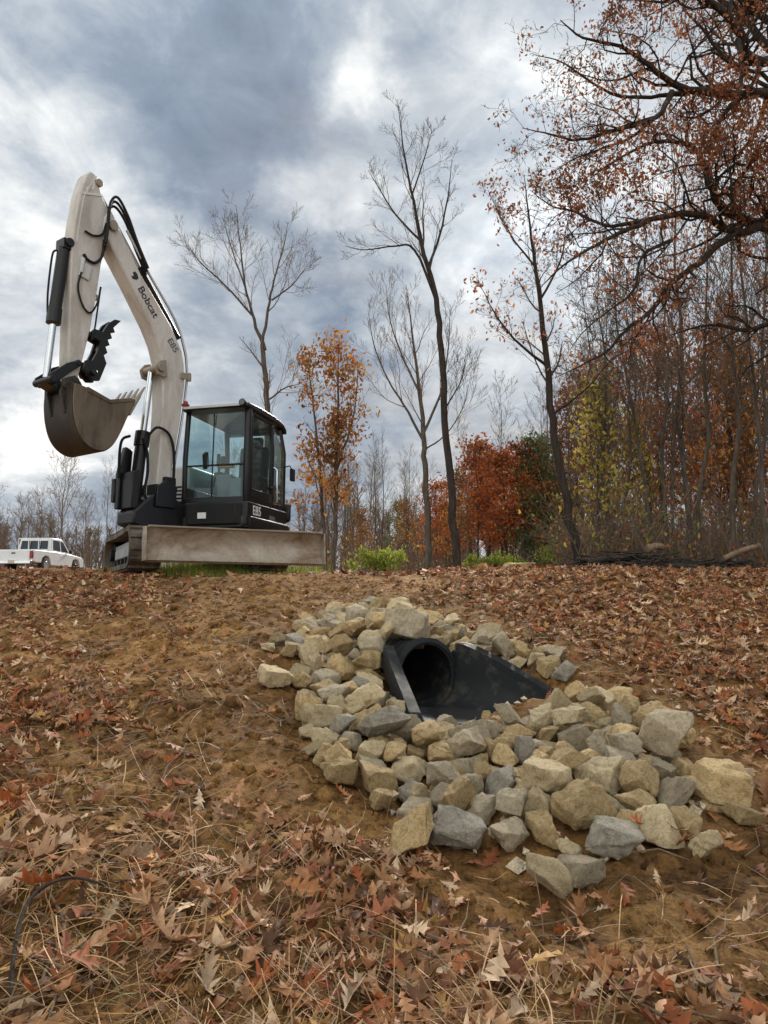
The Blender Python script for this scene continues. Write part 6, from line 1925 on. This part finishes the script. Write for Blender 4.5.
    sh = [(1.63, 2.40), (1.625, 2.2), (1.60, 1.96), (1.53, 1.74), (1.42, 1.60), (1.27, 1.53), (1.12, 1.545), (.98, 1.66), (.87, 1.86), (.77, 2.10), (.66, 2.36)]
    sh = [tuple(q) for q in smoothpath([(a, b) for a, b in sh], 4)]
    mb = MB(); n = len(sh)
    ins = []
    for i in range(n):
        a, b = np.array(sh[max(i - 1, 0)]), np.array(sh[min(i + 1, n - 1)])
        t = (b - a) / np.linalg.norm(b - a); nn = np.array([-t[1], t[0]])
        c = np.array(sh[i]); ins.append(tuple(c - nn * .03) if np.dot(np.array([1.2, 2.2]) - c, -nn) > 0 else tuple(c + nn * .03))
    mb.prism(sh + ins[::-1], -W, W)
    bk = arm_part(mb.build('bucket', M['bucket'], root, .006))
    mb = MB()
    side = [(1.43, 2.36), (1.60, 2.38), (1.615, 2.2), (1.59, 1.96), (1.52, 1.745), (1.41, 1.61), (1.27, 1.545), (1.125, 1.56), (.99, 1.67), (.885, 1.86), (.785, 2.10), (.68, 2.33), (.75, 2.35), (1.08, 2.25), (1.30, 2.30)]
    curve = smoothpath(side[1:12], 4); side = [side[0]] + [tuple(q) for q in curve] + side[12:]
    for s in (-1, 1): mb.prism(side, s * W + (0 if s > 0 else -.028), s * W + (.028 if s > 0 else 0))
    mb.build('side_plate', M['bucketside'], bk, .006)
    mb = MB()
    for s in (-1, 1): mb.prism([(1.42, 2.37), (1.08, 2.27), (.74, 2.365), (.72, 2.32), (1.08, 2.215), (1.42, 2.30)], s * (W + .005) - .034, s * (W + .005) + .034)
    mb.build('side_cutter', M['bucketside'], bk, .006)
    mb = MB(); mb.prism([(.76, 2.14), (.62, 2.42), (.58, 2.42), (.735, 2.12)], -W - .02, W + .02); mb.build('cutting_edge', M['tooth'], bk, .005)
    for i in range(5):
        xx = -W + .05 + i * (2 * W - .1) / 4
        mb = MB(); v = [(xx - .045, -.70, 2.29), (xx + .045, -.70, 2.29), (xx + .045, -.60, 2.36), (xx - .045, -.60, 2.36), (xx - .022, -.485, 2.60), (xx + .022, -.485, 2.60), (xx + .022, -.47, 2.60), (xx - .022, -.47, 2.60)]
        mb.add(v, [(0, 1, 2, 3), (4, 5, 6, 7), (0, 1, 5, 4), (1, 2, 6, 5), (2, 3, 7, 6), (3, 0, 4, 7)])
        mb.build('tooth', M['tooth'], bk, .006)
    mb = MB()
    for s in (-1, 1): mb.prism([(1.70, 2.28), (1.66, 2.46), (1.50, 2.54), (1.42, 2.47), (1.30, 2.28), (1.50, 2.0), (1.62, 2.0)], s * .165 - .025, s * .165 + .025)
    mb.rod(L(1.49, 2.47, -.21), L(1.49, 2.47, .21), .045, 14); mb.rod(L(1.64, 2.36, -.21), L(1.64, 2.36, .21), .04, 14)
    mb.build('bucket_ear', M['bucket'], bk, .008)
    # thumb folded back on the arm
    tp = [(.78, 3.54), (.90, 3.40), (.87, 3.34), (.945, 3.31), (.91, 3.24), (.98, 3.20), (.945, 3.13), (1.01, 3.09), (.975, 3.01), (1.03, 2.96), (.98, 2.86), (1.08, 2.58), (1.18, 2.56), (1.33, 2.68), (1.30, 2.82), (1.20, 2.84), (1.135, 2.98), (1.09, 3.14), (1.20, 3.17), (1.24, 3.24), (1.19, 3.30), (1.06, 3.29), (.98, 3.44), (.88, 3.53)]
    mb = MB(); mb.prism(tp, -.10, -.05); mb.prism(tp, .05, .10)
    mb.prism([(.82, 3.5), (.94, 3.36), (1.0, 3.2), (1.06, 3.0), (1.10, 3.02), (1.04, 3.24), (.96, 3.42)], -.049, .049)
    mb.rod(L(1.2, 2.66, -.17), L(1.2, 2.66, .17), .04, 12)
    arm_part(mb.build('thumb', M['black'], root, .006))
    return root


# ------------------------------------------------------------------ pickup truck
def pickup():
    Y = 36.0
    x = (31 - 384) / 740 * Y
    z = hs(x, Y)
    root = empty('pickup_truck', (x - .72, Y, 0), R(-3))    # local +y is forward, origin under the tailgate
    root.location.z = min(hs(x, Y), hs(x, Y + 5)) + .05
    tag(root, 'white pickup truck parked far off at the left, tailgate toward the camera', 'pickup truck')
    hw = .98

    def side(outline, x0, x1):
        mb = MB(); mb.prism([(-s, zz) for s, zz in []] or [(s, zz) for s, zz in outline], x0, x1)
        mb.v = [(a, -b, c) for a, b, c in mb.v]
        return mb
    body = [(0.0, .55), (0.0, 1.12), (1.75, 1.14), (1.85, 1.16), (3.9, 1.10), (5.1, 1.02), (5.35, .92), (5.4, .5), (4.95, .42), (4.9, .62), (4.7, .84), (4.4, .88), (4.1, .8), (3.95, .42), (1.75, .42), (1.65, .7), (1.45, .86), (1.15, .88), (.9, .76), (.78, .5), (.3, .5)]
    b = side(body, -hw, hw).build('body', M['carwhite'], root, .05, seg=3)
    cabo = [(1.85, 1.15), (1.98, 1.78), (2.1, 1.86), (3.05, 1.86), (3.2, 1.82), (4.0, 1.12)]
    mb = side(cabo, -.80, .80)
    mb.v = [((a * (1.12 if c < 1.3 else 1)), bb, c) for a, bb, c in mb.v]
    cb = mb.build('cab', M['carwhite'], root, .05, seg=3)
    mb = MB()
    for (xa, xb) in ((-.72, -.28), (-.25, .25), (.28, .72)):
        mb.add([(xa, 1.858, 1.27), (xb, 1.858, 1.27), (xb * .97, 1.945, 1.70), (xa * .97, 1.945, 1.70)], [(0, 1, 2, 3)])
    mb.build('rear_window', M['carglass'], cb, smooth=0)
    for s in (-1, 1):
        for pts in ([(2.06, 1.22), (2.85, 1.20), (2.85, 1.74), (2.16, 1.74)], [(2.92, 1.20), (3.72, 1.18), (3.22, 1.70), (2.92, 1.73)]):
            mb = MB(); mb.add([(s * (.888 - (zz - 1.2) * .13), yy, zz) for yy, zz in pts], [(0, 1, 2, 3)]); mb.build('side_window', M['carglass'], cb, smooth=0)
    mb = MB(); mb.box((0, -.02, .84), (1.62, .05, .50)); tg = mb.build('tailgate', M['carwhite'], root, .02)
    mb = MB(); mb.box((0, -.05, .95), (.2, .02, .08)); mb.build('handle', M['decalgrey'], tg, .01)
    mb = MB(); mb.box((0, -.10, .50), (1.9, .22, .18)); bp = mb.build('bumper', M['chrome'], root, .04, seg=3)
    mb = MB(); mb.box((-.0, -.215, .53), (.32, .01, .15)); mb.build('number_plate', M['plate'], bp)
    for s in (-1, 1):
        mb = MB(); mb.box((s * .89, -.015, .88), (.16, .09, .36)); mb.build('tail_light', M['red'], root, .02)
        mb = MB(); mb.box((s * 1.08, 3.55, 1.22), (.16, .1, .16)); mb.build('wing_mirror', M['blackmatt'], root, .03)
        mb = MB(); mb.box((s * .985, 2.75, .98), (.02, .16, .03)); mb.build('handle', M['carwhite'], root, .005)
        for yy in (1.28, 4.42):
            mb = MB(); mb.rod((s * .72, yy, .39), (s * .97, yy, .39), .385, 28); w = mb.build('wheel', M['tyre'], root, .04)
            mb = MB(); mb.rod((s * .95, yy, .39), (s * .985, yy, .39), .23, 24); mb.build('rim', M['rim'], w, .01)
    mb = MB(); mb.tube([(-.78, 1.78, 1.14), (-.78, 1.78, 1.80), (.78, 1.78, 1.80), (.78, 1.78, 1.14)], .03, 8); mb.rod((-.26, 1.78, 1.14), (-.26, 1.78, 1.8), .025, 8); mb.rod((.26, 1.78, 1.14), (.26, 1.78, 1.8), .025, 8)
    mb.build('headache_rack', M['carwhite'], root)


# ------------------------------------------------------------------ light and sky
SUNV = ray(552, 205); SUNV = SUNV / np.linalg.norm(SUNV)


def lights():
    el = math.asin(SUNV[2]); az = math.atan2(SUNV[0], SUNV[1])
    ld = bpy.data.lights.new('sun', 'SUN'); ld.energy = 4.6; ld.angle = R(8); ld.color = (1.0, 0.93, 0.84)
    o = link(bpy.data.objects.new('sun', ld))
    o.rotation_euler = Vector(SUNV).to_track_quat('Z', 'Y').to_euler()
    o.location = (8, 20, 30)
    w = bpy.data.worlds.new('World'); sc.world = w; w.use_nodes = True
    t = w.node_tree; t.nodes.clear()
    out = N(t, 'ShaderNodeOutputWorld')
    sky = N(t, 'ShaderNodeTexSky', sky_type='NISHITA'); sky.sun_disc = False; sky.sun_elevation = el; sky.sun_rotation = az
    sky.air_density = 1.2; sky.dust_density = 2.0
    bg1 = N(t, 'ShaderNodeBackground'); bg1.inputs[1].default_value = 0.09; t.links.new(sky.outputs[0], bg1.inputs[0])
    tc = N(t, 'ShaderNodeTexCoord'); dir0 = tc.outputs['Generated']
    wn = t.nodes.new('ShaderNodeTexNoise'); wn.inputs['Scale'].default_value = 3.2; wn.inputs['Detail'].default_value = 7; wn.inputs['Roughness'].default_value = .6
    t.links.new(dir0, wn.inputs['Vector'])
    ws = N(t, 'ShaderNodeVectorMath', operation='SUBTRACT'); t.links.new(wn.outputs['Color'], ws.inputs[0]); ws.inputs[1].default_value = (.5, .5, .5)
    wm = N(t, 'ShaderNodeVectorMath', operation='SCALE'); t.links.new(ws.outputs[0], wm.inputs[0]); wm.inputs['Scale'].default_value = .42
    wa = N(t, 'ShaderNodeVectorMath', operation='ADD'); t.links.new(dir0, wa.inputs[0]); t.links.new(wm.outputs[0], wa.inputs[1])
    wnn = N(t, 'ShaderNodeVectorMath', operation='NORMALIZE'); t.links.new(wa.outputs[0], wnn.inputs[0])
    dirv = wnn.outputs[0]
    sx = N(t, 'ShaderNodeSeparateXYZ'); t.links.new(dir0, sx.inputs[0])

    def math_(op, a, b=None, c=None, clamp=False):
        n = N(t, 'ShaderNodeMath', operation=op); n.use_clamp = clamp
        for s, v in zip(n.inputs, (a, b, c)):
            if v is None: continue
            if isinstance(v, (int, float)): s.default_value = v
            else: t.links.new(v, s)
        return n.outputs[0]
    zc = math_('MAXIMUM', sx.outputs[2], 0.0)
    den = math_('ADD', zc, 0.30)
    cx = math_('DIVIDE', sx.outputs[0], den); cy = math_('DIVIDE', sx.outputs[1], den)
    cv = N(t, 'ShaderNodeCombineXYZ'); t.links.new(cx, cv.inputs[0]); t.links.new(cy, cv.inputs[1]); cv.inputs[2].default_value = SKYZ
    n1 = noise(t, cv.outputs[0], 1.15, 9, 0.55, 0.35)
    n2 = noise(t, cv.outputs[0], 3.6, 8, 0.6, 0.5)

    def blob(px, py, k, amp):
        v = ray(px, py); v = v / np.linalg.norm(v)
        d = N(t, 'ShaderNodeVectorMath', operation='DOT_PRODUCT'); t.links.new(dirv, d.inputs[0]); d.inputs[1].default_value = tuple(v)
        return math_('MULTIPLY', math_('POWER', math_('MAXIMUM', d.outputs['Value'], 0.0), k), amp)
    n5 = noise(t, cv.outputs[0], 8.5, 8, 0.62, 0.4)
    acc = math_('ADD', math_('ADD', math_('MULTIPLY', n1, 0.95), math_('MULTIPLY', n2, 0.85)), math_('MULTIPLY', n5, 0.52)); acc = math_('SUBTRACT', acc, 0.60)
    # broad thicker and thinner places in the overcast
    for b in SKY_BLOBS:
        acc = math_('ADD', acc, blob(*b))
    c = ramp(t, acc, [(0.18, (0.135, 0.185, 0.265)), (0.40, (0.235, 0.295, 0.385)), (0.58, (0.42, 0.475, 0.545)), (0.74, (0.64, 0.68, 0.72)), (0.95, (1.02, 1.02, 1.01))])
    # glow of the hidden sun; unseen bright bank behind the camera added as fill light
    glow = math_('ADD', blob(552, 205, 150, 0.28), blob(552, 205, 900, 0.35))
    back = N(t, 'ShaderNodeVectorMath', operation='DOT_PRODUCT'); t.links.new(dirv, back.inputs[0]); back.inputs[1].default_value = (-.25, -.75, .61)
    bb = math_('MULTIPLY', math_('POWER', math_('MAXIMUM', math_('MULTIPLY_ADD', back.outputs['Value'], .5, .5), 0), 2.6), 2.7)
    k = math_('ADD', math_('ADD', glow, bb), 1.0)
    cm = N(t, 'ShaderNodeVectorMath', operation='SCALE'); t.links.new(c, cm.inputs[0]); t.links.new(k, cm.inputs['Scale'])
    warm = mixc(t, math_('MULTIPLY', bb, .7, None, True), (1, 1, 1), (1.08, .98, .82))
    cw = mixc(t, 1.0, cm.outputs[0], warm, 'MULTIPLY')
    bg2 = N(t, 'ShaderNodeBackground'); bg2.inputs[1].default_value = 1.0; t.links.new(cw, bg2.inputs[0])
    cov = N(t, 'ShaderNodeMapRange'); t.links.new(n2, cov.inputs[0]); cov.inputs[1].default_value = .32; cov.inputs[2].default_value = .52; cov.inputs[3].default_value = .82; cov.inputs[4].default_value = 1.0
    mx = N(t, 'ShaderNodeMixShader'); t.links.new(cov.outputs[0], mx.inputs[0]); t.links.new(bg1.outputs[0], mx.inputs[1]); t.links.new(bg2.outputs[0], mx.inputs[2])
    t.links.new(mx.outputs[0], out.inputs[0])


SKYZ = 3.7
SKY_BLOBS = [(210, 130, 60, -.22), (60, 20, 120, -.10), (30, 160, 200, .16), (350, 100, 700, .16), (366, 72, 1600, .16), (338, 118, 1600, .14), (340, 215, 500, .30), (350, 330, 300, -.22), (50, 340, 300, -.12), (40, 450, 250, .42), (160, 430, 300, .22), (400, 470, 250, .25), (640, 40, 60, .02), (480, 40, 120, -.02)]

if not globals().get('SIM_ONLY'):
    lights()
    build_ground()
    build_culvert()
    build_stones()
    excavator()
    pickup()
    scatter_leaves()
    scatter_straw()
    odds()
    oak()
    main_trees()
    forest()
